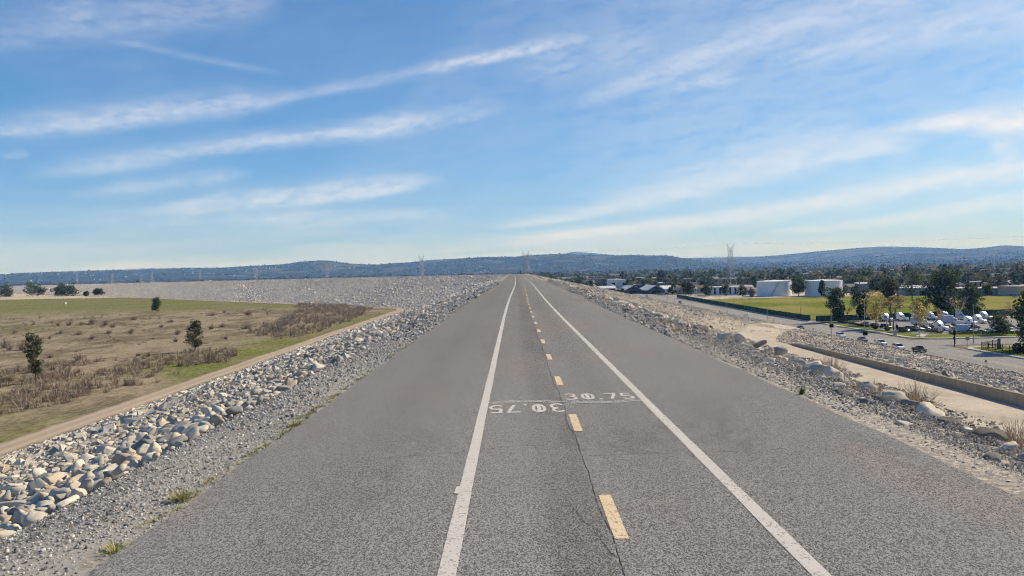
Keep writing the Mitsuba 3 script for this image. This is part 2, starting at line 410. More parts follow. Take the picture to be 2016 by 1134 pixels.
put('edge_line', line_ribbon(-0.44, 0.108, float(road_z(-0.44)) + 0.004), 'white_paint', road)
put('edge_line', line_ribbon(1.73, 0.108, float(road_z(1.73)) + 0.0045), 'white_paint', road)
put('paint_smear', (np.array([(-0.53, 6.02, 0.0145), (-0.49, 6.0, 0.0145), (-0.49, 6.22, 0.0145), (-0.52, 6.2, 0.0145)]), np.array([[0, 1, 2], [0, 2, 3]])), 'white_paint', road)
PERIOD, FIRST = 3.32, 4.93
for k in range(-1, 46):
    y0 = FIRST + k * PERIOD
    put('centre_dash', stripe(0.622, 0.718, y0, y0 + 0.97, 0.0178, 4, 0.003, k + 9), 'dash_paint', road)
y0 = FIRST + 46 * PERIOD
while y0 < BEND - 8:
    put('centre_dash', stripe(0.622, 0.718, y0, y0 + 0.97, 0.0178, 2), 'dash_paint', road); y0 += PERIOD


def wiggle(p0, p1, amp, seed, n, w0, z):
    """A crack: a thin dark strip that wanders from p0 to p1."""
    rng = np.random.default_rng(seed)
    t = np.linspace(0, 1, n)
    p = np.array(p0)[None] * (1 - t[:, None]) + np.array(p1)[None] * t[:, None]
    d = np.array(p1) - np.array(p0); d = d / np.linalg.norm(d); q = np.array([-d[1], d[0]])
    off = (nfbm(np.column_stack([t * n / 11, t * 0 + seed, t * 0]), 3, seed) - 0.5) * 2 * amp + rng.uniform(-0.09, 0.09, n) * amp
    w = w0 * rng.uniform(0.25, 1.0, n)
    c = p + q * off[:, None]
    v = np.stack([np.column_stack([c - q * w[:, None] / 2, road_z(c[:, 0], c[:, 1]) + 0.0035]), np.column_stack([c + q * w[:, None] / 2, road_z(c[:, 0], c[:, 1]) + 0.0035])], 1).reshape(-1, 3)
    return v, grid_faces(n, 2)


put('crack', wiggle((0.60, 2.2), (0.585, 30.0), 0.04, 3, 420, 0.0068, 0.0155), 'crack', road)
put('crack', wiggle((0.60, 30.0), (1.02, 120.0), 0.05, 4, 360, 0.010, 0.0155), 'crack', road)
put('crack', wiggle((0.58, 4.6), (0.40, 5.6), 0.03, 12, 60, 0.005, 0.0155), 'crack', road)
put('crack', wiggle((0.58, 9.1), (0.20, 9.5), 0.03, 13, 50, 0.006, 0.0155), 'crack', road)
put('crack', wiggle((-2.4, 15.0), (3.4, 15.9), 0.08, 14, 160, 0.009, 0.0155), 'crack', road)
put('crack', wiggle((-2.2, 24.0), (3.6, 24.6), 0.1, 15, 160, 0.012, 0.0155), 'crack', road)
put('crack', wiggle((-1.9, 7.05), (0.55, 7.75), 0.05, 6, 90, 0.006, 0.0165), 'crack', road)
put('crack', wiggle((0.62, 7.15), (2.9, 7.35), 0.05, 8, 90, 0.0055, 0.0145), 'crack', road)

# distance markings: wide stencilled figures, a wavy line with small letters on either side of the seam
from shapely.geometry import LineString, Point, box as sbox
from shapely.ops import unary_union
from shapely import affinity


def arc(cx, cy, rx, ry, a0, a1, n=20):
    a = np.radians(np.linspace(a0, a1, n))
    return [(cx + rx * math.cos(x), cy + ry * math.sin(x)) for x in a]


def figure(ch):
    """Figures one unit tall, 0.55 wide."""
    if ch == '3':
        s = LineString(arc(0.24, 0.74, 0.22, 0.2, 150, -90)).union(LineString(arc(0.24, 0.28, 0.25, 0.24, 90, -150)))
    elif ch == '0':
        s = LineString(arc(0.28, 0.5, 0.23, 0.42, 0, 360, 40)).union(LineString([(0.27, 0.14), (0.27, 0.86)]).buffer(0.01))
    elif ch == '7':
        s = LineString([(0.03, 0.91), (0.52, 0.91), (0.26, 0.04)])
    elif ch == '5':
        s = LineString([(0.47, 0.91), (0.09, 0.91), (0.06, 0.55)] + arc(0.24, 0.3, 0.25, 0.23, 120, -150))
    else:
        return Point(0.06, 0.06).buffer(0.075, cap_style='square')
    return s.buffer(0.068, cap_style='flat', join_style='mitre')


def flat_mesh(shape, z):
    gs = [g for g in getattr(shape, 'geoms', [shape]) if g.geom_type == 'Polygon' and g.area > 1e-6]
    m = MB()
    for g in gs:
        v, f = trimesh.creation.triangulate_polygon(g, engine='earcut')
        m.add(np.column_stack([v, road_z(v[:, 0], v[:, 1]) + 0.0042]), f)
    return m.mesh()


def number_shape(text):
    parts, x = [], 0.0
    for ch in text:
        parts.append(affinity.translate(figure(ch), x, 0)); x += 0.74 if ch != '.' else 0.26
    return unary_union(parts)


num = number_shape('30.75')
nx0, ny0, nx1, ny1 = num.bounds
num = affinity.translate(num, -(nx0 + nx1) / 2, -(ny0 + ny1) / 2)
sx = 0.98 / (nx1 - nx0)
put('distance_number', flat_mesh(affinity.translate(affinity.scale(num, sx, 0.52 / (ny1 - ny0), origin=(0, 0)), 1.14, 10.50), 0.0165), 'white_paint', road)
put('distance_number', flat_mesh(affinity.translate(affinity.rotate(affinity.scale(num, sx, 0.60 / (ny1 - ny0), origin=(0, 0)), 181.5, origin=(0, 0)), 0.12, 9.67), 0.0185), 'white_paint', road)


def wave_y(x):
    return 10.10 + 0.16 * math.sin((x - 0.62) / 2.14 * -2 * math.pi) + (0.05 if x > 0.6 else 0) * (x - 0.6)


xs = np.linspace(-0.38, 1.68, 70)
put('wavy_line', flat_mesh(LineString([(x, wave_y(x)) for x in xs]).buffer(0.016), 0.0166), 'white_paint', road)


def letters(text, x0, x1, flip, height):
    m = meshkit.text_mesh(text, height, 0.002, True)
    v = np.array(m.vertices)
    s = (v[:, 0] - v[:, 0].min()) / np.ptp(v[:, 0])
    if flip:
        x = x1 - s * (x1 - x0); y = np.array([wave_y(a) for a in x]) - 0.045 - v[:, 1]
    else:
        x = x0 + s * (x1 - x0); y = np.array([wave_y(a) for a in x]) + 0.045 + v[:, 1]
    f = np.array(m.faces); f = f[(v[f][:, :, 2] > 0.001).all(1)]
    return np.column_stack([x, y, road_z(x, y) + 0.0043]), f


put('trail_lettering', letters('San Gabriel River Bike Trail', 0.74, 1.60, False, 0.10), 'white_paint', road)
put('trail_lettering', letters('San Gabriel River Bike Trail', -0.33, 0.52, True, 0.10), 'white_paint', road)

# gravel shoulders
lshoulder = put('gravel_shoulder', ribbon([-4.05, -3.7, -3.1, -2.62], [-0.22, -0.06, -0.05, -0.025], 0.06, 2), 'gravel', smooth=True)
tell(lshoulder, 'grey crushed gravel shoulder on the left of the path', kind='structure')
rshoulder = put('gravel_shoulder', ribbon([lambda y: right_edge(y) - 0.05, lambda y: right_edge(y) + 0.3, lambda y: berm_edge(y) - 0.2, lambda y: berm_edge(y) + 0.25], [-0.042, -0.035, -0.06, -0.16], 0.02, 3), 'tan_gravel', smooth=True)
tell(rshoulder, 'tan and grey gravel shoulder on the right of the path', kind='structure')

# upstream face of the near leg and of the far leg
SLOPE = 0.325
offs = np.concatenate([[3.95, 4.25], np.linspace(5, 54, 26)])


def up_z(o):
    o = np.asarray(o, float)
    return np.where(o < 4.25, -0.16 - (o - 3.95) * 0.7, -0.37 - (o - 4.25) * SLOPE)


half = math.tan(TURN / 2)
rows = np.concatenate([np.linspace(-40, 60, 51), np.linspace(66, 352, 48)])
v = []
for y in rows:
    for o in offs:
        yy = min(y, BEND - half * o + 2.0) if y >= 300 else y
        v.append((float(sway(yy)) - o, yy, float(up_z(o))))
v = np.array(v); v[:, 2] += (nfbm(v * 0.9, 3, 4) - 0.5) * 0.22 * np.clip((-v[:, 0] - 4.1) / 2, 0, 1)
embank = put('upstream_embankment', (v, grid_faces(len(rows), len(offs))), 'riprap', smooth=True)
tell(embank, 'dam face covered with pale river cobbles falling to the basin', kind='structure')
ts = np.concatenate([np.linspace(-2, 200, 52), np.linspace(215, 1250, 60)])
v = []
for t in ts:
    for o in offs:
        tt = max(t, half * o - 2.0) if t < 60 else t
        q = CORNER + U2 * tt + N2 * o
        zc = float(crest_drop(tt)); f = (o - 3.95) / 50.0
        v.append((q[0], q[1], float(up_z(o)) + zc * max(0.0, 1 - f)))
embank2 = put('far_embankment', (np.array(v), grid_faces(len(ts), len(offs))), 'riprap', smooth=True)
tell(embank2, 'far stretch of the dam face curving across behind the basin', kind='structure')

# basin floor and its perimeter track
gx = np.concatenate([np.linspace(-1500, -420, 28), np.linspace(-400, -40, 121)]); gy = np.concatenate([np.linspace(-60, 420, 161), np.linspace(430, 1500, 60)])
GX, GY = np.meshgrid(gx, gy, indexing='ij')
bz = BASIN + (nfbm(np.stack([GX * 0.05, GY * 0.05, 0 * GX], -1), 4, 2) - 0.5) * 0.9 * np.clip((-GX - 52) / 25, 0, 1) * np.clip((450 - GY) / 100, 0.25, 1)
side2 = (GX - CORNER[0]) * N2[0] + (GY - CORNER[1]) * N2[1]
bz = np.where(side2 < 34, BASIN - np.clip((34 - side2) * 0.4, 0, 9), bz)
basin = put('basin_floor', (np.stack([GX, GY, bz], -1).reshape(-1, 3), grid_faces(len(gx), len(gy))), 'basin', smooth=True)
tell(basin, 'dry grass and scrub on the floor of the flood basin', kind='structure')
TOE = 46.9
c_ = CORNER + np.array([0, 0])
ip = np.array([-TOE, BEND - half * TOE])                       # where the two toes meet
toe = [(-TOE - 2.0, y) for y in np.arange(-40, ip[1] - 14, 6.0)]
m_ = np.array([-TOE - 2.0 - 0.0, ip[1] - 14]); a0 = np.array(m_)
R_ = 14 / half
for a in np.linspace(0, TURN, 12):
    toe.append((m_[0] - R_ * (1 - math.cos(a)), m_[1] + R_ * math.sin(a)))
last = np.array(toe[-1])
toe += [tuple(last + U2 * t) for t in np.arange(8, 900, 10.0)]
toe = np.array(toe); tt_ = np.gradient(toe, axis=0); tt_ /= np.linalg.norm(tt_, axis=1, keepdims=True); lf = np.column_stack([-tt_[:, 1], tt_[:, 0]])
wv = (nfbm(np.column_stack([np.arange(len(toe)) * 0.35, np.zeros(len(toe)), np.zeros(len(toe))]), 3, 8) - 0.5) * 1.2
v = np.stack([np.column_stack([toe + lf * (k + wv[:, None] * 0.5), np.full(len(toe), BASIN + 0.09 + (0.0 if abs(k) > 1.5 else 0.05))]) for k in (-2.1, -1.0, 0, 1.0, 2.1)], 1)
uvs = np.tile(np.column_stack([np.linspace(0, 1, 5), np.zeros(5)]), (len(toe), 1))
track = put('dirt_track', (v.reshape(-1, 3), grid_faces(len(toe), 5)), 'track', smooth=True, uv=uvs)
tell(track, 'tan dirt track along the foot of the dam', kind='structure')

# downstream side: slope with the access ramp and its retaining wall
Y0R, Y1R = -30.0, 196.0


def ramp_z(y):
    return -7.2 - (y - 46.0) * 0.0795


def ramp_out(y):
    return 3.4 * (EYE - ramp_z(y))


def sect(y):
    """Cross-section of the downstream slope at y: x and z of its corners."""
    e = float(berm_edge(y)) + 0.2 + float(sway(y)); zc = -0.15
    if y > BEND:
        t = (y - BEND) / U2[1]; e = CORNER[0] + U2[0] * t + 6.0; zc += float(crest_drop(t))
    xt, zt = 102.6, PLAIN + 0.75
    if y <= Y1R:
        zr = ramp_z(y); xo = ramp_out(y); w = 6.0
        k = np.clip((Y1R - y) / 14.0, 0, 1)
        return [(e, zc), (xo - w, zr), (xo, zr), (xo + 0.4, zr + 0.62 * k), (xt, zt)]
    f = np.clip((y - Y1R) / 80.0, 0, 1); f = f * f * (3 - 2 * f)
    x = ramp_out(Y1R); zr = ramp_z(Y1R); xi = x - 6.0 * (1 - f)
    zu = lambda q: zc + (zt - zc) * (q - e) / (xt - e)
    z = lambda q, r: r * (1 - f) + zu(q) * f
    zr2 = zr - 0.05 * (y - Y1R) * (1 - f)
    return [(e, zc), (xi, z(xi, zr2)), (x, z(x, zr2)), (x + 0.4, z(x + 0.4, zr2)), (xt, zt)]


def ground_right(x, y):
    s = sect(y)
    return float(np.interp(x, [a for a, b in s], [b for a, b in s]))


rows = np.concatenate([np.linspace(-30, 60, 61), np.linspace(62, 290, 77), np.linspace(296, 560, 34)])
cuts = [10, 2, 2, 16]
v = []
for y in rows:
    s = sect(y)
    for (a, b), (c, d), n in zip(s[:-1], s[1:], cuts):
        for k in range(n):
            v.append((a + (c - a) * k / n, y, b + (d - b) * k / n))
    v.append((s[-1][0], y, s[-1][1])); v.append((s[-1][0] + 0.4, y, PLAIN - 0.5))
nv = sum(cuts) + 2
v = np.array(v)
vv = v.reshape(len(rows), nv, 3)
bump = (nfbm(v * np.array([0.35, 0.35, 0]), 3, 12) - 0.5).reshape(len(rows), nv)
wgt = np.zeros(nv); wgt[2:10] = 0.35; wgt[16:-4] = 0.5
vv[:, :, 2] += bump * wgt
down = put('downstream_embankment', (vv.reshape(-1, 3), grid_faces(len(rows), nv)), 'downstream', smooth=True)
tell(down, 'tan cobble covered outer slope of the dam above the street', kind='structure')
# ramp surface draped on the bench, then turning down to the street
ys = np.arange(-28, Y1R, 4.0)
rl = [((ramp_out(y) - 6.1 + 0.5 * math.sin(y * 0.21) * math.sin(y * 0.083), y), (ramp_out(y) - 0.05, y)) for y in ys]
xo = ramp_out(Y1R)
RAMP_IN = np.array([(xo - 6.2, 197), (62, 209), (66, 222), (73, 236), (82, 252), (92, 268), (102.5, 285), (104.5, 288)], float)
RAMP_OUT = np.array([(xo - 0.2, 197), (71, 206), (76, 219), (82.5, 232), (90, 245), (97, 256), (102.5, 263), (104.5, 264)], float)
rl += [(tuple(a), tuple(b)) for a, b in zip(RAMP_IN, RAMP_OUT)]
from shapely.geometry import Polygon as _Poly
RAMP_END = _Poly(list(map(tuple, RAMP_IN)) + list(map(tuple, RAMP_OUT[::-1]))).buffer(0.6)
v = []
for (a, b) in rl:
    for k in range(7):
        x, y = np.array(a) * (1 - k / 6) + np.array(b) * (k / 6)
        v.append((x, y, (ground_right(x, y) if x < 103 else PLAIN + 0.0) + 0.05 + (0.02 if 0 < k < 6 else 0.0)))
ramp = put('access_ramp', (np.array(v), grid_faces(len(rl), 7)), 'dirt', smooth=True)
tell(ramp, 'pale sandy access ramp descending the dam slope to the street', kind='structure')
# retaining wall, in cast lengths
wall = thing('retaining_wall', 'long low tan concrete wall along the outer edge of the sandy ramp', 'wall')
ye = np.arange(-26, Y1R + 2, 6.0)
for a, b in zip(ye[:-1], ye[1:]):
    q = []
    for y, s in ((a + 0.02, 1), (b - 0.02, 1)):
        x, z = ramp_out(y), ramp_z(y); h = 0.80 * np.clip((Y1R + 4 - y) / 22.0, 0.25, 1)
        q += [(x, y, z - 0.3), (x + 0.3, y, z - 0.3), (x + 0.3, y, z + h), (x + 0.02, y, z + h)]
    m = trimesh.convex.convex_hull(np.array(q))
    put('cast_length', m, 'concrete', wall)

# ------------------------------------------------------------------ plain, street, lawns, fields
def sheet(name, poly, z, bsdf, label, kind='structure', holder=None):
    """A flat polygon with a short skirt, so that raised sheets have a real edge (kerbs)."""
    from shapely.geometry import Polygon
    g = Polygon(poly)
    m = trimesh.creation.extrude_polygon(g, 0.3, engine='earcut'); m.apply_translation([0, 0, z - 0.3])
    k = put(name, m, bsdf, holder)
    if label: tell(k, label, kind=kind)
    return k


def flat(name, x0, x1, y0, y1, z, bsdf, label):
    v = np.array([[x0, y0, z], [x1, y0, z], [x1, y1, z], [x0, y1, z]], float)
    k = put(name, (v, np.array([[0, 1, 2], [0, 2, 3]])), bsdf)
    return tell(k, label, kind='structure')


flat('plain', -15500, 15500, -1500, 15500, PLAIN - 0.06, 'plain', 'flat suburban plain stretching to the hills')
street = flat('street', 102.8, 121.2, -60, 1400, PLAIN + 0.03, 'street', 'wide pale grey street at the foot of the dam')
flat('cross_street', 121.2, 700, 213.5, 229.5, PLAIN + 0.034, 'street', 'side street joining the wide street at the lights')
flat('parking_lot', 127, 230, 238, 318, PLAIN + 0.038, 'street', 'car park where trucks and cars stand')
flat('green_field', 123.6, 420, 322, 545, PLAIN + 0.05, 'field', 'open green and yellow field behind the green fence')
flat('tank_yard', 123.6, 420, 545, 640, PLAIN + 0.02, 'dirt', 'bare ground around the white tanks')


def corner(cx, cy, r, a0, a1):
    return [(cx + r * math.cos(math.radians(a)), cy + r * math.sin(math.radians(a))) for a in np.linspace(a0, a1, 9)]


lawn = sheet('lawn', corner(131.5, 240, 8, 270, 180) + [(123.5, 262), (122.2, 285), (121.6, 306), (128, 306), (129.5, 262), (133, 244.5), (260, 244.5), (260, 232)], PLAIN + 0.16, 'lawn', 'green lawn strip between the street and the car park')
island = sheet('lawn', [(122.4, 100), (122.4, 199)] + corner(127.5, 202, 5.1, 180, 90) + [(150, 207), (300, 207), (300, 100)], PLAIN + 0.16, 'lawn', 'yellow green lawn inside the black iron fence')
kb = MB()


def kerb(poly, w=0.5, z=PLAIN + 0.2):
    p = np.array(poly, float)
    t = np.gradient(p, axis=0); t /= np.linalg.norm(t, axis=1, keepdims=True); n = np.column_stack([-t[:, 1], t[:, 0]])
    a, b = p, p + n * w
    v = np.stack([np.column_stack([a, np.full(len(p), z - 0.35)]), np.column_stack([a, np.full(len(p), z)]), np.column_stack([b, np.full(len(p), z)]), np.column_stack([b, np.full(len(p), z - 0.35)])], 1)
    m = trimesh.Trimesh(*(lambda V, Fq: (V, np.vstack([Fq[:, [0, 1, 2]], Fq[:, [0, 2, 3]]])))(v.reshape(-1, 3), grid_faces(len(p), 4)), process=False)
    return (np.array(m.vertices), np.array(m.faces))


for poly, w, l in [([(121.0, 320), (121.6, 306), (122.2, 285), (123.3, 262)] + corner(131.3, 239.8, 8.1, 180, 270) + [(150, 231.7), (260, 231.7)], 1.7, 'pale concrete kerb and walk around the lawn strip'),
                   ([(300, 207.6), (140, 207.6)] + corner(127.5, 202.3, 5.5, 90, 180) + [(122.0, 190), (122.0, 100)], 1.5, 'pale concrete kerb around the fenced lawn corner'),
                   ([(121.0, y_) for y_ in range(1000, 319, -20)], 0.5, 'pale kerb below the green fence')]:
    tell(put('kerb', kerb(poly, w), 'kerb_concrete'), l, kind='structure')
walk = sheet('footpath', [(127.5, 240), (129.3, 238.3), (136, 247.5), (134, 248.5)], PLAIN + 0.18, 'kerb_concrete', 'pale footpath crossing the lawn strip to the car park')
for x, y0, y1 in [(112.0, 235, 700), (112.0, 60, 205)]:
    yy = np.arange(y0, y1, 8.0); v = np.stack([np.column_stack([np.full(len(yy), x + e), yy, np.full(len(yy), PLAIN + .037)]) for e in (-.08, .08)], 1)
    put('lane_line', (v.reshape(-1, 3), grid_faces(len(yy), 2)), 'dash_paint', street)
for y in np.arange(100, 420, 12.0):
    for x in (107.6, 116.6):
        put('lane_dash', (np.array([[x - .07, y, PLAIN + .036], [x + .07, y, PLAIN + .036], [x + .07, y + 3, PLAIN + .036], [x - .07, y + 3, PLAIN + .036]]), np.array([[0, 1, 2], [0, 2, 3]])), 'white_paint', street)
put('stop_line', (np.array([[104, 232, PLAIN + .037], [111.5, 232, PLAIN + .037], [111.5, 232.5, PLAIN + .037], [104, 232.5, PLAIN + .037]]), np.array([[0, 1, 2], [0, 2, 3]])), 'white_paint', street)

# ------------------------------------------------------------------ stones
rs = np.random.default_rng(11)
ICO = {k: trimesh.creation.icosphere(subdivisions=k) for k in (0, 1, 2)}


def stone_shape(sub, seed, angular=0.35):
    m = ICO[sub]
    v = np.array(m.vertices)
    rng = np.random.default_rng(seed)
    for _ in range(8):                                   # a few flattened sides
        d = rng.normal(size=3); d /= np.linalg.norm(d)
        h = v @ d; lim = rng.uniform(0.5, 0.85)
        v = v - np.outer(np.maximum(h - lim, 0) * 0.85, d)
    v *= (1 + angular * (nnoise(v * 1.7 + seed * 3.1, seed) - 0.5) + (0.10 * (nnoise(v * 5.0 + seed, seed) - 0.5) if sub > 1 else 0))[:, None]
    return v, np.array(m.faces)


SHAPES_N = {k: [stone_shape(k, s, 0.5) for s in range(14)] for k in (0, 1, 2)}
CUBEV = np.array([[x, y, z] for x in (-1, 1) for y in (-1, 1) for z in (-1, 1)], float)
CUBEF = np.array([[0, 1, 3], [0, 3, 2], [4, 6, 7], [4, 7, 5], [0, 4, 5], [0, 5, 1], [2, 3, 7], [2, 7, 6], [0, 2, 6], [0, 6, 4], [1, 5, 7], [1, 7, 3]])
LOW = [(CUBEV * 0.72 * np.random.default_rng(s).uniform(0.65, 1.15, (8, 3)), CUBEF) for s in range(12)]
STONE_TONES = np.array([(0.54, 0.505, 0.44), (0.46, 0.44, 0.40), (0.60, 0.54, 0.45), (0.37, 0.365, 0.35), (0.64, 0.595, 0.52), (0.26, 0.257, 0.25), (0.52, 0.445, 0.355), (0.42, 0.415, 0.39), (0.57, 0.525, 0.46), (0.48, 0.395, 0.31)])
STONE_TONES = STONE_TONES * [0.935, 0.925, 0.895]
FAR_LIT_TONES = STONE_TONES.mean(0) * 1.32 + (STONE_TONES - STONE_TONES.mean(0)) * 0.85  # stone tones brightened in colour to make up for the far face's weak sunlight
TAN_TONES = np.array([(0.60, 0.535, 0.435), (0.50, 0.45, 0.37), (0.66, 0.59, 0.485), (0.36, 0.33, 0.285), (0.56, 0.49, 0.39), (0.22, 0.205, 0.185), (0.62, 0.56, 0.47)])


def rot_batch(rng, n, tilt=0.5):
    a = rng.uniform(0, 2 * np.pi, n); tx = rng.normal(0, tilt, n); ty = rng.normal(0, tilt, n)
    ca, sa, cx, sx_, cy, sy = np.cos(a), np.sin(a), np.cos(tx), np.sin(tx), np.cos(ty), np.sin(ty)
    Z, O = np.zeros(n), np.ones(n)
    Rz = np.stack([ca, -sa, Z, sa, ca, Z, Z, Z, O], -1).reshape(n, 3, 3)
    Rx = np.stack([O, Z, Z, Z, cx, -sx_, Z, sx_, cx], -1).reshape(n, 3, 3)
    Ry = np.stack([cy, Z, sy, Z, O, Z, -sy, Z, cy], -1).reshape(n, 3, 3)
    return Rx @ Ry @ Rz


def stone_batch(rng, pos, size, shapes, tones, flat_=0.62, tilt=0.35):
    """Stones at pos with radius size; returns vertices (n, m, 3), faces (m', 3) per shape variant, tones."""
    n = len(pos)
    R = rot_batch(rng, n, tilt)
    sc = size[:, None] * np.column_stack([rng.uniform(0.85, 1.35, n), rng.uniform(0.7, 1.05, n), rng.uniform(0.75, 1.15, n) * flat_])
    pick = rng.integers(0, len(shapes), n)
    col = tones[rng.integers(0, len(tones), n)] * rng.uniform(0.82, 1.15, (n, 1))
    out = []
    for k, (sv, sf) in enumerate(shapes):
        idx = np.nonzero(pick == k)[0]
        if len(idx):
            v = np.einsum('nij,nmj->nmi', R[idx], sv[None] * sc[idx][:, None, :]) + pos[idx][:, None, :]
            out.append((idx, v, sf, col[idx]))
    return out


def join_batch(out, keep=None):
    V, Fc, C, at = [], [], [], 0
    for idx, v, f, c in out:
        if keep is not None:
            m = keep[idx]; v, c = v[m], c[m]
        n, k = v.shape[:2]
        if n == 0: continue
        V.append(v.reshape(-1, 3)); Fc.append((f[None] + (np.arange(n) * k)[:, None, None]).reshape(-1, 3) + at); C.append(np.repeat(c, k, 0)); at += n * k
    return (np.vstack(V), np.vstack(Fc)), np.vstack(C)


def jitter_points(rng, x0, x1, y0, y1, step):
    nx, ny = max(1, int((x1 - x0) / step)), max(1, int((y1 - y0) / step))
    X, Y = np.meshgrid(np.arange(nx), np.arange(ny), indexing='ij')
    p = np.column_stack([X.ravel(), Y.ravel()]) + rng.uniform(0, 1, (nx * ny, 2))
    return np.column_stack([x0 + p[:, 0] * (x1 - x0) / nx, y0 + p[:, 1] * (y1 - y0) / ny])


def near_face(p):
    return up_z(-(p[:, 0] - sway(p[:, 1])))


def named_and_rest(holder, batch, pos, size, n_named, label_piece='stone', rest='cobbles', smooth=40):
    """The stones that look largest become parts of their own, the others one part."""
    look_ = size / (np.linalg.norm(pos - [0, 0, EYE], axis=1) + 0.1)
    ahead = (pos[:, 1] > 2) & (np.abs(pos[:, 0]) < 0.70 * pos[:, 1] + 0.6)
    order = np.argsort(-np.where(ahead, look_, 0))[:n_named]
    named = np.zeros(len(pos), bool); named[order] = True
    for idx, v, f, c in batch:
        for i, vi, ci in zip(idx, v, c):
            if named[i]:
                put(label_piece, (vi, f), 'vertex', holder, True, np.tile(ci, (len(vi), 1)) * (0.86 + 0.28 * nfbm(vi * 7.0, 3, 5)[:, None]))
    mesh_, col_ = join_batch(batch, ~named)
    col_ = col_ * (0.88 + 0.24 * nnoise(mesh_[0] * 9.0, 7)[:, None])
    k = put(rest, mesh_, 'vertex', holder, True, col_)
    tell(k, kind='stuff')


# the near rip-rap: three belts, finer the nearer
pts, siz = [], []
p = jitter_points(rs, -13.5, -4.0, 2.5, 30, 0.158); z = near_face(p); s_ = np.clip(rs.lognormal(math.log(0.086), 0.38, len(p)), 0.04, 0.19)
pts.append(np.column_stack([p, z + 0.03 + s_ * 0.1])); siz.append(s_)
big = np.column_stack([-4.3 - rs.exponential(0.7, 120), 3 + 45 * rs.uniform(0, 1, 120) ** 1.5]); s_ = rs.uniform(0.12, 0.215, 120)
pts.append(np.column_stack([big, near_face(big) + s_ * 0.22])); siz.append(s_)
P_, S_ = np.vstack(pts), np.concatenate(siz)
P_[:, 2] += rs.normal(0, 0.03, len(P_))
lk = S_ / np.linalg.norm(P_ - [0, 0, EYE], axis=1); lk[np.abs(P_[:, 0]) > 0.70 * P_[:, 1] + 0.6] = 0
first = np.zeros(len(P_), bool); first[np.argsort(-lk)[:290]] = True
named_and_rest(embank, stone_batch(rs, P_[first], S_[first], SHAPES_N[2], STONE_TONES, 0.68, 0.5), P_[first], S_[first], 289)
for a_, b_, sub in ((0, 14, 1), (14, 99, 0)):
    m = ~first & (np.linalg.norm(P_[:, :2], axis=1) >= a_) & (np.linalg.norm(P_[:, :2], axis=1) < b_)
    m_, c_ = join_batch(stone_batch(rs, P_[m], S_[m], SHAPES_N[sub], STONE_TONES, 0.68, 0.5))
    tell(put('cobbles', m_, 'vertex', embank, sub == 1, c_ * (0.85 + 0.3 * nnoise(m_[0] * 9.0, 7)[:, None])), kind='stuff')
belts = [(-48, -13.5, 12, 60, 0.42, 0.14), (-13.5, -4.05, 30, 90, 0.27, 0.118), (-48, -13.5, 60, 160, 0.58, 0.165), (-13.5, -4.05, 90, 335, 0.5, 0.155), (-48, -13.5, 160, 332, 0.95, 0.22)]
for x0, x1, y0, y1, st, sz in belts:
    p = jitter_points(rs, x0, x1, y0, y1, st)
    p = p[p[:, 1] < BEND + half * p[:, 0] + 4]
    s_ = np.clip(rs.lognormal(math.log(sz), 0.4, len(p)), sz * 0.4, sz * 2.4)
    m_, c_ = join_batch(stone_batch(rs, np.column_stack([p, near_face(p) + s_ * 0.15]), s_, LOW if st > 0.35 else SHAPES_N[0], FAR_LIT_TONES if y0 >= 60 else STONE_TONES, 0.7, 0.5))
    tell(put('cobbles', m_, 'vertex', embank, False, c_), kind='stuff')
# far leg
q = jitter_points(rs, 4.3, 50, 4, 900, 1.3)
q = q[q[:, 1] > half * q[:, 0]]
xy = CORNER + U2 * q[:, 1:2] + N2 * q[:, :1]
z = up_z(q[:, 0]) + crest_drop(q[:, 1]) * np.maximum(0, 1 - (q[:, 0] - 3.95) / 50)
s_ = np.clip(rs.lognormal(math.log(0.31), 0.38, len(q)), 0.12, 0.8)
m_, c_ = join_batch(stone_batch(rs, np.column_stack([xy, z + s_ * 0.12]), s_, LOW, FAR_LIT_TONES, 0.75, 0.4))
tell(put('cobbles', m_, 'vertex', embank2, False, c_), kind='stuff')

# right: boulders along the berm, then the slope
byy = np.sort(np.concatenate([rs.uniform(5, 30, 95), rs.uniform(30, 120, 170), rs.uniform(120, 330, 150)]))
bxx = np.array([float(berm_edge(y) + sway(y)) for y in byy]) + rs.normal(0.0, 0.26, len(byy)) - 0.05
s_ = np.clip(rs.lognormal(math.log(0.115), 0.42, len(byy)), 0.05, 0.26) * np.clip(0.85 + byy / 260, 0.85, 1.35)
P_ = np.column_stack([bxx, byy, np.full(len(byy), -0.10) + s_ * 0.15])
hand = np.array([(4.98, 8.62, -0.07, 0.16), (5.03, 9.15, -0.07, 0.19), (5.12, 9.75, -0.06, 0.16), (5.2, 10.4, -0.06, 0.21), (5.2, 11.1, -0.05, 0.14), (5.3, 12.6, -0.06, 0.23), (5.4, 13.6, -0.05, 0.2), (4.9, 8.15, -0.07, 0.11), (4.85, 7.4, -0.06, 0.13), (5.45, 15.5, 0.0, 0.2), (5.5, 18.5, 0.0, 0.2), (4.72, 6.55, -0.08, 0.11), (4.68, 6.3, -0.08, 0.1)])
P_ = np.vstack([P_, hand[:, :3]]); S_ = np.concatenate([s_, hand[:, 3]])
named_and_rest(down, stone_batch(rs, P_, S_, SHAPES_N[2][:8], TAN_TONES * 0.92, 0.62, 0.25), P_, S_, 230, 'boulder', 'stones')
p = jitter_points(rs, 6.0, 102, 30, 340, 0.74)
S0 = [sect(y) for y in p[:, 1]]
okp = np.array([(x > s[0][0] + 0.3) and not (s[1][0] - 0.3 < x < s[3][0] + 0.6 and y < 200) and not (195 < y < 290 and RAMP_END.contains(Point(x, y))) for (x, y), s in zip(p, S0)])
soft = nfbm(np.column_stack([p * np.array([0.09, 0.04]), np.zeros(len(p))]), 3, 21)
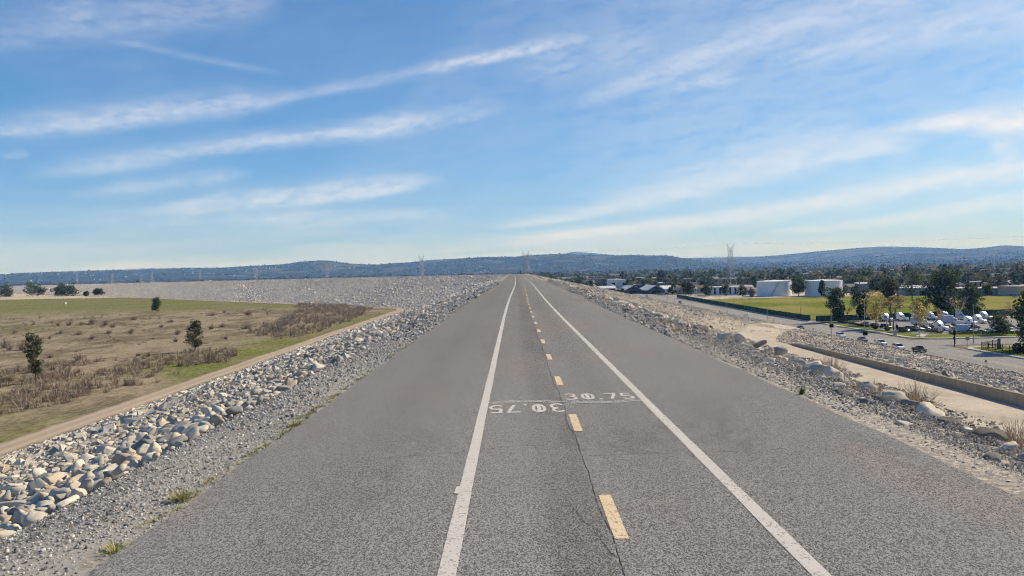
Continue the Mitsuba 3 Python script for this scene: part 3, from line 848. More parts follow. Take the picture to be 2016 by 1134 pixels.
outer = np.array([x > s[3][0] for (x, y), s in zip(p, S0)])
keep = okp & ((soft > 0.36) | (rs.uniform(0, 1, len(p)) < 0.4)) & (outer | (rs.uniform(0, 1, len(p)) < 0.35) | (p[:, 1] > 60))
p = p[keep]; z = np.array([ground_right(x, y) for x, y in p])
s_ = np.clip(rs.lognormal(math.log(0.165), 0.36, len(p)), 0.08, 0.42)
m_, c_ = join_batch(stone_batch(rs, np.column_stack([p, z + s_ * 0.12]), s_, LOW, TAN_TONES, 0.75, 0.5))
tell(put('stones', m_, 'vertex', down, False, c_), kind='stuff')
p = jitter_points(rs, 5.6, 30, 7, 60, 0.42)
keep = np.array([(sect(y)[0][0] + 0.1 < x < sect(y)[1][0] - 0.5) for x, y in p]) & (nfbm(np.column_stack([p * np.array([0.3, 0.12]), np.zeros(len(p))]), 3, 31) > 0.46)
p = p[keep]; z = np.array([ground_right(x, y) for x, y in p]); s_ = np.clip(rs.lognormal(math.log(0.055), 0.5, len(p)), 0.02, 0.22)
m_, c_ = join_batch(stone_batch(rs, np.column_stack([p, z + s_ * 0.15 + 0.02]), s_, SHAPES_N[0], TAN_TONES * 0.85, 0.7, 0.5))
tell(put('stones', m_, 'vertex', down, False, c_), kind='stuff')
# gravel washed from the slope over the inner half of the ramp
p = np.vstack([np.column_stack([rs.uniform(-1.5, 2.4, 5000) * rs.uniform(0.1, 1, 5000), rs.uniform(14, 62, 5000)]), np.column_stack([rs.uniform(-1.5, 2.6, 5000) * rs.uniform(0.2, 1, 5000), rs.uniform(62, 150, 5000)])])
keep = nfbm(np.column_stack([p * np.array([0.25, 0.09]), np.zeros(len(p))]), 3, 51) > 0.47
p = p[keep]; y = p[:, 1]; x = np.array([ramp_out(q) for q in y]) - 6.1 + p[:, 0]
z = np.array([ground_right(a, b) for a, b in zip(x, y)]); s_ = np.clip(rs.lognormal(math.log(0.05), 0.45, len(p)) * np.clip(y / 40, 0.6, 1.6), 0.02, 0.2)
m_, c_ = join_batch(stone_batch(rs, np.column_stack([x, y, z + 0.06 + s_ * 0.2]), s_, LOW, TAN_TONES[[1, 3, 5, 0, 1, 4]] * 0.85, 0.7, 0.5))
tell(put('washed_gravel', m_, 'vertex', ramp, False, c_), kind='stuff')
# crushed gravel lying on the shoulders
GT = np.array([(0.36, 0.345, 0.32), (0.50, 0.48, 0.44), (0.22, 0.215, 0.205), (0.43, 0.41, 0.38), (0.60, 0.575, 0.53), (0.15, 0.147, 0.14)])
for holder, x0, x1, zf, tn in ((lshoulder, -4.0, -2.66, lambda x, y: np.interp(-x, [2.62, 3.1, 3.7, 4.05], [-0.025, -0.05, -0.06, -0.22]), GT), (rshoulder, 4.0, 5.3, lambda x, y: -0.045 + 0 * x, (GT * 0.45 + 0.5 * TAN_TONES[[0, 1, 2, 3, 4, 5]]))):
    for ya, yb, st, sz in ((2.5, 9, 0.036, 0.0095), (9, 20, 0.062, 0.017), (20, 45, 0.12, 0.03), (45, 120, 0.3, 0.06)):
        p = jitter_points(rs, x0, x1, ya, yb, st)
        dens = nfbm(np.column_stack([p * np.array([1.3, 0.45]), np.zeros(len(p))]), 3, 41)
        if x0 > 0:
            p = np.vstack([p, jitter_points(rs, x0, x1, ya, yb, st * 1.1)])
            lim = np.array([float(right_edge(y)) for y in p[:, 1]]); lim2 = np.array([float(berm_edge(y)) for y in p[:, 1]])
            ok = (p[:, 0] > lim - 0.03 * rs.uniform(0, 4, len(p))) & (p[:, 0] < lim2 + 0.15)
        else:
            ok = rs.uniform(0, 1, len(p)) < np.clip(0.5 + (-p[:, 0] - 2.7) * 1.3 + (dens - 0.5) * 1.6, 0.22, 1)
        p = p[ok]; s_ = np.clip(rs.lognormal(math.log(sz), 0.35, len(p)), sz * 0.4, sz * 2.2)
        x = p[:, 0] + sway(p[:, 1])
        m_, c_ = join_batch(stone_batch(rs, np.column_stack([x, p[:, 1], zf(p[:, 0], p[:, 1]) + s_ * 0.25]), s_, SHAPES_N[0] if ya < 20 else LOW, tn, 0.7, 0.6))
        tell(put('crushed_stone', m_, 'vertex', holder, False, c_), kind='stuff')

# ------------------------------------------------------------------ plants
rv = np.random.default_rng(5)


def leaf_quads(rng, centre, radii, n, size, tones, shell=0.5, aspect=0.6):
    """n leaf clusters (quads) spread through an ellipsoid, denser towards its skin."""
    d = rng.normal(size=(n, 3)); d /= np.linalg.norm(d, axis=1, keepdims=True)
    r = rng.uniform(shell ** 3, 1, n) ** (1 / 3)
    c = np.asarray(centre) + d * r[:, None] * np.asarray(radii)
    a = rng.normal(size=(n, 3)); a /= np.linalg.norm(a, axis=1, keepdims=True)
    b = np.cross(a, rng.normal(size=(n, 3))); b /= np.linalg.norm(b, axis=1, keepdims=True) + 1e-9
    s = size * rng.uniform(0.6, 1.3, (n, 1))
    v = np.stack([c - a * s, c + b * s * aspect, c + a * s, c - b * s * aspect], 1)
    tones = np.asarray(tones, float)
    col = tones[rng.integers(0, len(tones), n)] * rng.uniform(0.7, 1.3, (n, 1))
    f = np.array([[0, 1, 2], [0, 2, 3]])
    return v.reshape(-1, 3), (f[None] + (np.arange(n) * 4)[:, None, None]).reshape(-1, 3), np.repeat(col, 4, 0)


def twig_fan(rng, mbd, base, h, w, n, tones, thick=0.03, droop=0.25):
    """Bare twigs fanning from a base: thin bent three-sided blades."""
    V, Fc, C = [], [], []
    a = rng.uniform(0, 2 * np.pi, n); out = np.sqrt(rng.uniform(0, 1, n)) * w / 2; hh = h * rng.uniform(0.45, 1.0, n) * (1 - 0.45 * (out / (w / 2)) ** 2)
    base = np.asarray(base, float)
    b0 = base + np.column_stack([np.cos(a) * out * 0.25, np.sin(a) * out * 0.25, np.zeros(n)]) * rng.uniform(0.4, 1.6, (n, 1))
    tip = base + np.column_stack([np.cos(a) * out, np.sin(a) * out, hh])
    mid = (b0 + tip) / 2 + rng.normal(0, 0.06, (n, 3)) * h * np.array([1, 1, 0.5]) + np.array([0, 0, 0.08 * h])
    side = np.column_stack([-np.sin(a + rng.normal(0, 1, n)), np.cos(a), rng.normal(0, 0.3, n)]); side /= np.linalg.norm(side, axis=1, keepdims=True)
    t = thick * rng.uniform(0.6, 1.4, (n, 1))
    v = np.stack([b0 - side * t, b0 + side * t, mid + side * t * 0.8, mid - side * t * 0.8, tip], 1)
    f = np.array([[0, 1, 2], [0, 2, 3], [3, 2, 4]])
    tones = np.asarray(tones)
    col = tones[rng.integers(0, len(tones), n)] * rng.uniform(0.7, 1.3, (n, 1))
    mbd.add(v.reshape(-1, 3), (f[None] + (np.arange(n) * 5)[:, None, None]).reshape(-1, 3), np.repeat(col, 5, 0))


GREEN = [(0.046, 0.070, 0.027), (0.064, 0.092, 0.034), (0.085, 0.112, 0.044), (0.036, 0.056, 0.024)]
DULL = [(0.072, 0.084, 0.044), (0.098, 0.105, 0.056), (0.054, 0.064, 0.034), (0.12, 0.118, 0.066)]
LIVE = [(0.085, 0.125, 0.032), (0.065, 0.105, 0.030), (0.115, 0.145, 0.045)]
GOLD = [(0.46, 0.37, 0.11), (0.38, 0.32, 0.10), (0.32, 0.285, 0.09), (0.52, 0.42, 0.15), (0.24, 0.23, 0.08)]
RUST = [(0.36, 0.25, 0.14), (0.28, 0.20, 0.12), (0.42, 0.30, 0.16), (0.20, 0.16, 0.09)]
TWIG = [(0.30, 0.235, 0.185), (0.36, 0.285, 0.22), (0.23, 0.18, 0.15), (0.40, 0.33, 0.25)]


def limbs(rng, base, h, crown_c, n, r0, bark, parent, lean=(0, 0), kind='trunk'):
    mbt = MB()
    top = np.array([base[0] + lean[0], base[1] + lean[1], base[2] + h])
    base = np.asarray(base, float)
    spine = np.array([base + (top - base) * t + np.array([rng.normal(0, 0.03 * h), rng.normal(0, 0.03 * h), 0]) * (t * (1 - t) * 3) for t in np.linspace(0, 1, 6)])
    mbt.tube(spine, np.linspace(r0, r0 * 0.35, 6), 7)
    for c in crown_c[:n]:
        t = rng.uniform(0.35, 0.9); s = base + (top - base) * t
        m = (s + c) / 2 + rng.normal(0, 0.04 * h, 3)
        mbt.tube([s, m, c], [r0 * 0.45, r0 * 0.28, r0 * 0.1], 5)
    mbt.build('trunk', bark, parent, True)


def leafy_tree(name, label, pos, h, w, tones, nclump=22, nleaf=2600, leaf=0.35, bare=0.3, lean=(0, 0), bark='bark', seed=0, group=None, cat='tree', shape='round', r0=None, cl=0.27, gap=0.0):
    """A tree of trunk, limbs and a crown of many leaf clumps; shape sets how wide the crown is at each height."""
    rng = np.random.default_rng(seed + 77)
    t = thing(name, label, cat, group)
    pos = np.asarray(pos, float)
    cc, rr = [], []
    prof = {'round': lambda u: math.sqrt(max(0.05, 1 - (2 * u - 1) ** 2)), 'cone': lambda u: 1.05 - 0.9 * u, 'column': lambda u: min(1, 0.55 + 1.6 * u) * (1 if u < 0.75 else 1.1 - 0.9 * (u - 0.75) / 0.25 * 0.9),
            'top': lambda u: 0.25 + 0.85 * min(1, u * 1.3) if u < 0.8 else 0.95 - 1.8 * (u - 0.8), 'flat': lambda u: 1.0 if u < 0.55 else 1.0 - 1.2 * (u - 0.55)}[shape]
    for k in range(nclump):
        u = (k + rng.uniform(0, 1)) / nclump
        a, rad = rng.uniform(0, 2 * np.pi), math.sqrt(rng.uniform(0.05, 1)) * max(0.08, prof(u)) * w / 2 * 0.78
        z = h * (bare + (1 - bare) * (0.06 + 0.86 * u))
        c = pos + [math.cos(a) * rad + lean[0] * z / h, math.sin(a) * rad + lean[1] * z / h, z]
        cc.append(c); s = w * cl * rng.uniform(0.65, 1.15)
        rr.append((s, s, s * rng.uniform(0.6, 0.95)))
    order = rng.permutation(nclump); cc = [cc[i] for i in order]; rr = [rr[i] for i in order]
    mbc = MB()
    tones = np.asarray(tones)
    per = np.array([r[0] ** 2 for r in rr]); per = np.maximum(8, per / per.sum() * nleaf).astype(int)
    for c, r, n in zip(cc, rr, per):
        tone = tones * rng.uniform(0.72, 1.28)
        mbc.add(*leaf_quads(rng, c, r, int(n), leaf, tone, 0.35))
    limbs(rng, pos, h * (bare + (1 - bare) * 0.72), cc, min(14, nclump), r0 or h * 0.018, bark, t, lean)
    mbc.build('crown', 'leaf', t)
    return t


def bare_tree(name, label, pos, h, w, tones, leaf_tones=None, nleaf=0, seed=0, bark='bark', group=None, leaf=0.3, r0=None, depth=4, cat='tree'):
    """A leafless or thinly leaved tree: branches that fork, with loose leaves near the tips."""
    rng = np.random.default_rng(seed + 7)
    t = thing(name, label, cat, group)
    mbt, tips = MB(), []
    pos = np.asarray(pos, float)
    r0 = r0 or h * 0.02

    def grow(p, d, L, r, k):
        e = p + d * L + rng.normal(0, 0.05 * L, 3)
        mbt.tube([p, (p + e) / 2 + rng.normal(0, 0.05 * L, 3), e], [r, r * 0.8, r * 0.6], 5 if k > 1 else 3, caps=False)
        if k == 0:
            tips.append(e); return
        for _ in range(rng.integers(2, 4)):
            nd = d + rng.normal(0, 0.52, 3) * np.array([w / h * 1.5, w / h * 1.5, 0.5]); nd[2] = abs(nd[2]) * 0.9 + 0.12
            grow(e, nd / np.linalg.norm(nd), L * rng.uniform(0.62, 0.85), r * 0.6, k - 1)
    grow(pos, np.array([0, 0, 1.0]), h * 0.30, r0, depth)
    mbt.build('trunk', bark, t)
    if nleaf:
        mbc = MB(); tips = np.array(tips)
        for e in tips:
            n = max(1, nleaf // len(tips))
            mbc.add(*leaf_quads(rng, e, (w * 0.10, w * 0.10, w * 0.085), n, leaf, np.asarray(leaf_tones) * rng.uniform(0.8, 1.2), 0.1))
        mbc.build('crown', 'leaf', t)
    return t


B = BASIN
leafy_tree('young_tree', 'slender dark tree in dry scrub at the left, tallest of three lone basin trees', (-75.8, 118.1, B), 7.9, 3.2, DULL + GREEN[:2], 44, 2600, 0.14, 0.14, (-0.5, 0), seed=1, shape='column', cl=0.19)
leafy_tree('young_tree', 'lone upright dark tree on grass near the dirt track, casting a long shadow', (-68.8, 160.2, B), 6.9, 4.3, DULL + GREEN[:1], 44, 2400, 0.16, 0.12, (0.3, 0), seed=2, cl=0.19)
leafy_tree('young_tree', 'lone dark rounded tree standing at the edge of the green grass in the basin', (-167.1, 349.0, B), 7.2, 4.6, GREEN, 22, 1200, 0.3, 0.12, seed=3, shape='column', cl=0.28)
for i, (x, y, h, w, l, tn) in enumerate([(-520, 760, 13, 24, 'broad dark tree at the left edge of the far grove', GREEN), (-503, 742, 10, 15, 'dull green tree in front of the far grove at left', DULL), (-500, 775, 13.5, 14, 'taller light green tree in the middle of the far grove', LIVE), (-485, 763, 11, 14, 'dark tree to the right of the light green one in the far grove', GREEN),
        (-478, 790, 13, 10, 'light green topped tree behind the far grove', LIVE), (-470, 770, 9, 12, 'dark tree at the right end of the far grove', GREEN), (-452, 750, 10.5, 17, 'wide spreading dark tree beside the far grove', GREEN), (-440, 747, 9.6, 15, 'low dark spreading tree at the right of the wide one', GREEN),
        (-414, 724, 4.6, 5.4, 'small dark bushy tree on the pale ground', GREEN), (-384, 691, 6.4, 10.6, 'isolated umbrella shaped dark tree before the far dam face', GREEN)]):
    leafy_tree('basin_tree', l, (x, y, B), h, w, tn, 16, 900, 0.62, 0.12 if i != 9 else 0.38, seed=20 + i, shape='flat' if i in (6, 7, 9) else 'round', cl=0.25)
bare_tree('bare_tree', 'low leafless spreading tree on grass before the scrub belt', (-98.3, 297.5, B), 5.0, 7.5, TWIG, seed=5, r0=0.16, depth=5)
bare_tree('bare_tree', 'thin leafless sapling standing in the purple grey scrub at left', (-188.2, 296.2, B), 4.0, 2.4, TWIG, seed=6, r0=0.08)
SHRUBS = [(-151.8, 268.5, 3.6, 3.8), (-145.5, 285.5, 2.7, 3.5), (-158.2, 265.4, 2.5, 3.6), (-153.0, 263.9, 2.1, 2.5), (-161, 263.7, 1.6, 2.1), (-142.9, 260.9, 2.5, 2.8), (-132.5, 246.4, 2, 2.7), (-125.9, 215.8, 1.8, 3.5), (-135.9, 223.5, 1.5, 1.8), (-119, 219.2, 1.8, 2.4), (-112.7, 219.4, 2.1, 3), (-175.7, 273.1, 1.3, 1.5),
          (-155.2, 232.1, 1.6, 2.2), (-95.5, 211.6, 2.3, 2.3), (-123.3, 267.6, 1.6, 2.9), (-115.2, 243.7, 1.3, 2), (-93, 237.4, 1.9, 3.2), (-93.1, 229.2, 2.2, 2.8), (-123.9, 306.6, 2.5, 3.7), (-128, 330.1, 1.8, 1.8), (-110.1, 308.5, 2.9, 5), (-81.4, 226, 2.5, 4.6), (-74, 191, 1.3, 1.3), (-126.5, 203.2, 1.4, 1), (-113.5, 172.2, 3.3, 3.5), (-122.7, 179.7, 3.2, 2.7),
          (-116.9, 172.8, 2.1, 1.9), (-95.8, 154, 1.5, 1.5), (-86.5, 148, 2.2, 2.6), (-113.5, 200.1, 1.9, 2.4), (-84.2, 185.2, 1.8, 1.3), (-57.9, 141.3, 3.3, 2.9), (-74.7, 151.9, 1.4, 1.4), (-78.4, 155.3, 0.9, 1.5), (-92.1, 320.3, 2.2, 2.6), (-68.1, 215, 3.8, 5.8), (-84, 129.3, 1.8, 2.1), (-81.5, 242.9, 1.6, 1.6), (-74.2, 240.7, 2.3, 3.3)]
for i, (x, y, h, w) in enumerate(SHRUBS):
    mbs = MB(); twig_fan(rv, mbs, (x, y, B - 0.1), h * 1.1, w * 1.25, int(90 + 40 * w), TWIG, 0.024)
    k = thing('dry_shrub', 'leafless grey brown shrub standing alone on the dry basin floor', 'shrub', 'leafless shrubs scattered over the basin floor')
    mbs.build('twigs', 'vertex', k)


def brush(area, n, h, label, tones=TWIG, seed=0):
    rng = np.random.default_rng(seed)
    from shapely.geometry import Polygon
    g = Polygon(area); x0, y0, x1, y1 = g.bounds
    mbs, k = MB(), 0
    while k < n:
        x, y = rng.uniform(x0, x1), rng.uniform(y0, y1)
        if not g.contains(Point(x, y)) or float(nfbm(np.array([x * 0.12, y * 0.12, 1.0]), 3, 4)) < 0.40: continue
        k += 1
        twig_fan(rng, mbs, (x, y, B - 0.1), h * rng.uniform(0.45, 1.15), rng.uniform(1.6, 3.4), 42, np.asarray(tones) * rng.uniform(0.8, 1.2), 0.026)
    key = mbs.build('dry_brush', 'vertex')
    tell(key, label, 'brush', kind='stuff')


brush([(-62, 80), (-54.5, 112), (-54, 142), (-60, 164), (-70, 162), (-74, 146), (-92, 142), (-112, 128), (-80, 80)], 760, 1.9, 'belt of leafless grey brown brush beside the near dirt track', seed=1)
brush([(-75, 208), (-58, 186), (-54.5, 205), (-55, 240), (-56, 262), (-60, 300), (-66, 352), (-80, 372), (-118, 412), (-110, 372), (-98, 338), (-90, 300), (-82, 250)], 860, 2.5, 'dense leafless brown brush filling the corner of the basin', seed=2)
brush([(-300, 180), (-100, 150), (-70, 180), (-100, 330), (-330, 340)], 1100, 0.8, 'low dead weeds sprinkled over the basin floor', TWIG + [(0.30, 0.25, 0.18), (0.20, 0.19, 0.11), (0.17, 0.145, 0.11)], seed=3)
# dead grass sprinkled on the floor
rg = np.random.default_rng(8)


def tuft(name, label, pos, h, w, n, tones, group=None, thick=0.003, cat='grass', kind=None):
    mbs = MB(); twig_fan(rg, mbs, pos, h, w, n, tones, thick)
    k = mbs.build(name, 'vertex'); tell(k, label, cat, group, kind)
    return k


GRASS = [(0.30, 0.31, 0.12), (0.40, 0.36, 0.16), (0.48, 0.42, 0.22), (0.24, 0.26, 0.10)]
STRAW = [(0.56, 0.46, 0.29), (0.48, 0.39, 0.24), (0.62, 0.53, 0.37)]
for x, y, h, w, n, l in [(-2.72, 5.0, 0.10, 0.30, 130, 'yellow green grass tuft at the left path edge, nearest the viewer but one'), (-2.70, 4.35, 0.08, 0.32, 100, 'low green weed patch at the left path edge, nearest the viewer'), (-2.78, 6.15, 0.13, 0.36, 200, 'tall yellow grass tuft at the left path edge'), (-2.70, 9.1, 0.11, 0.36, 150, 'yellowish tuft on the left gravel beside the path, farthest of the bright tufts'),
                         (-2.68, 8.1, 0.06, 0.3, 70, 'flat green weed at the left path edge beyond the tall tuft')]:
    tuft('grass_tuft', l, (x, y, -0.05), h, w, n, GRASS)
mbs = MB()
for y in np.concatenate([rg.uniform(3, 14, 75), rg.uniform(14, 60, 80)]):
    twig_fan(rg, mbs, (-2.68 - abs(rg.normal(0, 0.05)) + float(sway(y)), y, -0.04), rg.uniform(0.03, 0.08), rg.uniform(0.08, 0.3), 26, GRASS, 0.004)
tell(mbs.build('edge_weeds', 'vertex'), 'thin green weeds growing along the left edge of the asphalt', 'weeds', kind='stuff')
tuft('green_weed', 'small green weed growing at the right edge of the asphalt', (4.02, 10.6, -0.05), 0.20, 0.18, 60, LIVE, cat='weed')
for x, y, h, w, n, tn, l in [(5.95, 11.2, 0.55, 0.9, 170, TWIG, 'grey brown dead bush behind the pale boulders'), (6.25, 11.9, 0.40, 0.5, 120, STRAW, 'straw coloured grass clump beside the dead bush'), (5.9, 8.9, 0.45, 0.9, 150, TWIG, 'dead twiggy weed behind the dark boulder'), (7.3, 17.5, 0.75, 1.0, 150, TWIG, 'dead bush standing before the pale ramp'),
                         (6.9, 14.5, 0.4, 0.6, 90, TWIG, 'small dead weed between the dead bush and the ramp'), (5.25, 7.25, 0.28, 0.7, 200, STRAW, 'straw coloured grass at the berm edge near the right of the view'), (5.15, 6.85, 0.22, 0.7, 200, STRAW, 'low straw grass at the far right of the berm'), (5.6, 7.9, 0.24, 0.5, 120, STRAW, 'dry grass clump beyond the small dark boulder'), (5.9, 12.9, 0.2, 0.8, 130, [(0.42, 0.28, 0.2), (0.5, 0.36, 0.26)], 'pinkish dry weeds behind the long pale boulder'),
                         (4.65, 21.5, 0.2, 0.7, 120, STRAW, 'dry yellow tuft on the right gravel shoulder'), (4.9, 24.5, 0.18, 0.5, 90, STRAW, 'second dry tuft farther along the right shoulder')]:
    tuft('dead_weed', l, (x, y, (ground_right(x, y) if x > 5.2 else -0.05)), h * 1.3, w * 1.15, int(n * 1.6), np.array(tn) * (1.25 if tn is TWIG else 1.0), thick=0.0032, cat='weed')
mbs = MB()
for _ in range(300):
    y = rg.uniform(8, 70); s = sect(y); x = rg.uniform(s[0][0] + 0.2, s[1][0])
    twig_fan(rg, mbs, (x, y, ground_right(x, y)), rg.uniform(0.08, 0.35), rg.uniform(0.2, 0.7), 22, TWIG + STRAW + STRAW, 0.006)
tell(mbs.build('slope_weeds', 'vertex'), 'sparse dead weeds scattered on the slope above the ramp', 'weeds', kind='stuff')

# ------------------------------------------------------------------ trees along the street and the town
Z0 = PLAIN
leafy_tree('street_tree', 'tall dark leaning conifer-like tree at the bend of the green fence', (132.2, 307, Z0), 14.6, 9.0, GREEN, 30, 3000, 0.38, 0.10, (-2.6, 0), seed=41, cl=0.24, shape='top')
leafy_tree('street_tree', 'dark green tree right of the leaning tree, before the green fence', (142, 309, Z0), 13.2, 7.6, GREEN + DULL[:1], 26, 2300, 0.38, 0.12, seed=42, cl=0.25, shape='top')
bare_tree('street_tree', 'thin tree with sparse orange leaves between two dark trees', (135.8, 308, Z0), 9.0, 5.5, RUST, RUST, 420, seed=43, leaf=0.22)
leafy_tree('street_tree', 'yellow leaved tree at the left of the lawn strip', (138, 288, Z0), 13.0, 10.5, GOLD, 34, 1700, 0.30, 0.16, seed=44, cl=0.2)
leafy_tree('street_tree', 'tall tree with a dark crown standing above yellow and rusty trees', (137.5, 276, Z0), 17.5, 7.0, DULL, 18, 1700, 0.36, 0.62, seed=45, cl=0.30)
bare_tree('street_tree', 'rusty brown half bare tree under the tall dark crown', (133.6, 266, Z0), 12.5, 8.0, RUST, RUST + GOLD[:2], 1500, seed=46, leaf=0.26, depth=5)
leafy_tree('street_tree', 'yellow tree with a pale bent trunk beside the car park', (141, 262, Z0), 11.0, 8.5, GOLD, 26, 1200, 0.28, 0.22, (-1.6, 0), 'pale_bark', seed=47, cl=0.2)
leafy_tree('street_tree', 'small dark tree between the yellow tree and the trucks', (149, 278, Z0), 10.6, 6.0, GREEN + DULL[:2], 18, 1300, 0.34, 0.3, seed=48)
bare_tree('street_tree', 'leafless tree with brown twigs before the white box truck', (139.5, 252, Z0), 9.0, 5.8, RUST, RUST, 240, seed=49, leaf=0.22)
leafy_tree('street_tree', 'largest dark green tree, above the trucks in the car park', (181, 317, Z0), 19.5, 16.5, GREEN, 44, 4200, 0.50, 0.12, seed=50, cl=0.22)
leafy_tree('street_tree', 'dark rounded tree right of the largest tree, behind the pale bare stems', (187, 309, Z0), 14.2, 10.5, GREEN + DULL[:1], 26, 2400, 0.42, 0.16, seed=51, cl=0.25)
bare_tree('street_tree', 'pale stemmed bare tree before the dark trees above the trucks', (167, 283, Z0), 14.0, 6.0, RUST, seed=52, bark='pale_bark', depth=4)
bare_tree('street_tree', 'wide leafless brown tree at the right of the car park', (160, 248, Z0), 11.0, 9.0, RUST, RUST, 260, seed=53, leaf=0.22, depth=5)
leafy_tree('street_tree', 'green bushy tree over the cars at the right of the car park', (154, 240, Z0), 7.0, 7.0, LIVE[:2] + DULL, 18, 1500, 0.32, 0.12, seed=54)
leafy_tree('street_tree', 'big dark conifer at the right edge behind the iron fence', (135.3, 197.5, Z0), 16.6, 8.6, GREEN, 40, 4200, 0.34, 0.06, seed=55, shape='round', cl=0.21)
leafy_tree('street_tree', 'dark conifer behind the iron fence, partly out of view at right', (141, 187, Z0), 15.0, 9.0, GREEN, 30, 2400, 0.36, 0.06, seed=56, cl=0.22)
for (x, y, h, w, l, tn, sh, sd) in [(212, 563, 14, 11.5, 'dark round tree between the two white tanks', GREEN, 'round', 60), (219, 538, 12.5, 5.2, 'narrow dark tree before the right white tank', GREEN, 'column', 61), (176, 560, 6.5, 6, 'sparse grey tree before the left white tank', TWIG, 'round', 62), (252, 478, 19.5, 14, 'large round yellow green tree beyond the field', DULL + LIVE, 'round', 63),
                                     (318, 507, 7.4, 7.4, 'small bright green tree before the long low buildings', LIVE, 'round', 64), (152, 600, 7, 10, 'dark spreading tree at the far corner of the field', GREEN, 'flat', 65), (286, 590, 7, 13, 'low dark clipped tree behind the rusty trees', GREEN, 'flat', 66)]:
    leafy_tree('field_tree', l, (x, y, Z0), h, w, tn, 20, 1300, 0.5, 0.14 if sh != 'flat' else 0.3, seed=sd, shape=sh, cl=0.25)


def palm(pos, h, label, seed, group=None):
    rng = np.random.default_rng(seed)
    t = thing('palm_tree', label, 'palm tree', group)
    pos = np.asarray(pos, float)
    MB().tube([pos, pos + [0.2, 0, h * 0.5], pos + [0.1, 0, h]], [0.35, 0.26, 0.24], 7).build('trunk', 'bark', t, True)
    mbc = MB()
    for k in range(34):
        a = rng.uniform(0, 2 * np.pi); e = rng.uniform(-0.6, 1.3); L = rng.uniform(1.6, 2.6)
        d = np.array([math.cos(a) * math.cos(e), math.sin(a) * math.cos(e), math.sin(e)]); s = np.array([-math.sin(a), math.cos(a), 0]) * 0.28
        o = pos + [0.1, 0, h]; m = o + d * L * 0.55; q = o + d * L + [0, 0, -0.7]
        c = np.array(GREEN[rng.integers(0, 4)]) * rng.uniform(0.9, 1.6)
        mbc.add([o - s * 0.3, o + s * 0.3, m + s, m - s, q], [[0, 1, 2], [0, 2, 3], [3, 2, 4]], c)
    mbc.build('crown', 'leaf', t)


palm((336, 620, Z0), 17, 'tall palm standing above the roofs right of the round tree', 1)
for i, (x, y, h) in enumerate([(256, 585, 15), (264, 600, 16), (270, 575, 14), (249, 600, 14.5), (279, 610, 16), (262, 640, 17), (292, 640, 16), (300, 610, 13)]):
    palm((x, y, Z0), h, 'slim palm in the loose row behind the rusty and yellow trees', 10 + i, 'row of palms behind the yellow trees')

# prototypes reused for the town's nearer trees
def proto_tree(seed, h, w, tones, nleaf=260, leaf=0.9, bare=0.12, shape=1.0):
    rng = np.random.default_rng(seed)
    mbc, mbt = MB(), MB()
    for k in range(9):
        u = (k + rng.uniform(0, 1)) / 9; a = rng.uniform(0, 6.3); rad = math.sqrt(max(0.05, 1 - (2 * u - 1) ** 2)) * w * 0.34 * math.sqrt(rng.uniform(0, 1)) * shape
        c = (math.cos(a) * rad, math.sin(a) * rad, h * (bare + (1 - bare) * (0.1 + 0.8 * u)))
        s = w * rng.uniform(0.17, 0.28)
        mbc.add(*leaf_quads(rng, c, (s, s, s * 0.85), nleaf // 9, leaf, np.asarray(tones) * rng.uniform(0.75, 1.25), 0.3))
        mbt.tube([(0, 0, h * 0.3), c], [h * 0.012, h * 0.005], 4, caps=False)
    mbt.tube([(0, 0, -0.3), (0, 0, h * 0.75)], [h * 0.02, h * 0.01], 6)
    return mikit.ply(mbc.mesh(), 'mat_leaf', color=mbc.col()), mikit.ply(mbt.mesh(), 'mat_bark', smooth=True)


KINDS = [('dark green leafy tree among the roofs of the suburb', 'dark leafy trees of the suburb', [proto_tree(s, 10, 9, GREEN) for s in (1, 2, 3)]), ('dull olive tree among the roofs of the suburb', 'olive trees of the suburb', [proto_tree(s, 10, 10, DULL) for s in (4, 5, 6)]),
         ('light green tree among the roofs of the suburb', 'light green trees of the suburb', [proto_tree(s, 9, 8, LIVE + DULL) for s in (7, 8)]), ('brown leafless tree among the roofs of the suburb', 'brown bare trees of the suburb', [proto_tree(s, 9, 8, [(0.16, 0.13, 0.095), (0.21, 0.17, 0.13), (0.13, 0.105, 0.08)], 150, 0.55) for s in (9, 10)]),
         ('narrow dark cypress among the roofs of the suburb', 'dark cypresses of the suburb', [proto_tree(s, 13, 4, GREEN, 240, 0.7, 0.03) for s in (11, 12)])]
rt = np.random.default_rng(17)


def beyond_far_leg(x, y):
    return -((x - CORNER[0]) * N2[0] + (y - CORNER[1]) * N2[1])


def free(x, y, m=0.0):
    """Ground of the suburb: not on the dam, the street, the field, the yards or the car park."""
    if y < 360 or beyond_far_leg(x, y) < 130: return False
    if 95 - m < x < 126 + m and y < 900: return False
    if 123 < x < 420 and y < 552: return False
    if 185 - m < x < 246 + m and 545 < y < 596 + m: return False
    if 40 < x < 215 and 640 - m < y < 780 + m and x < 0.3 * y: return False
    return True


n_t = 0
while n_t < 230:
    az = math.radians(rt.uniform(2, 37)); r = 560 * math.exp(rt.uniform(0, 1) * math.log(1300 / 560))
    x, y = r * math.sin(az), r * math.cos(az)
    if not free(x, y, 6): continue
    lab, grp, pr = KINDS[rt.choice(5, p=[0.42, 0.28, 0.1, 0.12, 0.08])]
    c, tr = pr[rt.integers(0, len(pr))]
    k = thing('suburb_tree', lab, 'tree', grp)
    tw = T().translate([x, y, Z0]).rotate([0, 0, 1], float(rt.uniform(0, 360))).scale(float(rt.uniform(0.7, 1.35)))
    scene[k + '__crown'] = {**c, 'to_world': tw}; scene[k + '__trunk'] = {**tr, 'to_world': tw}; n_t += 1

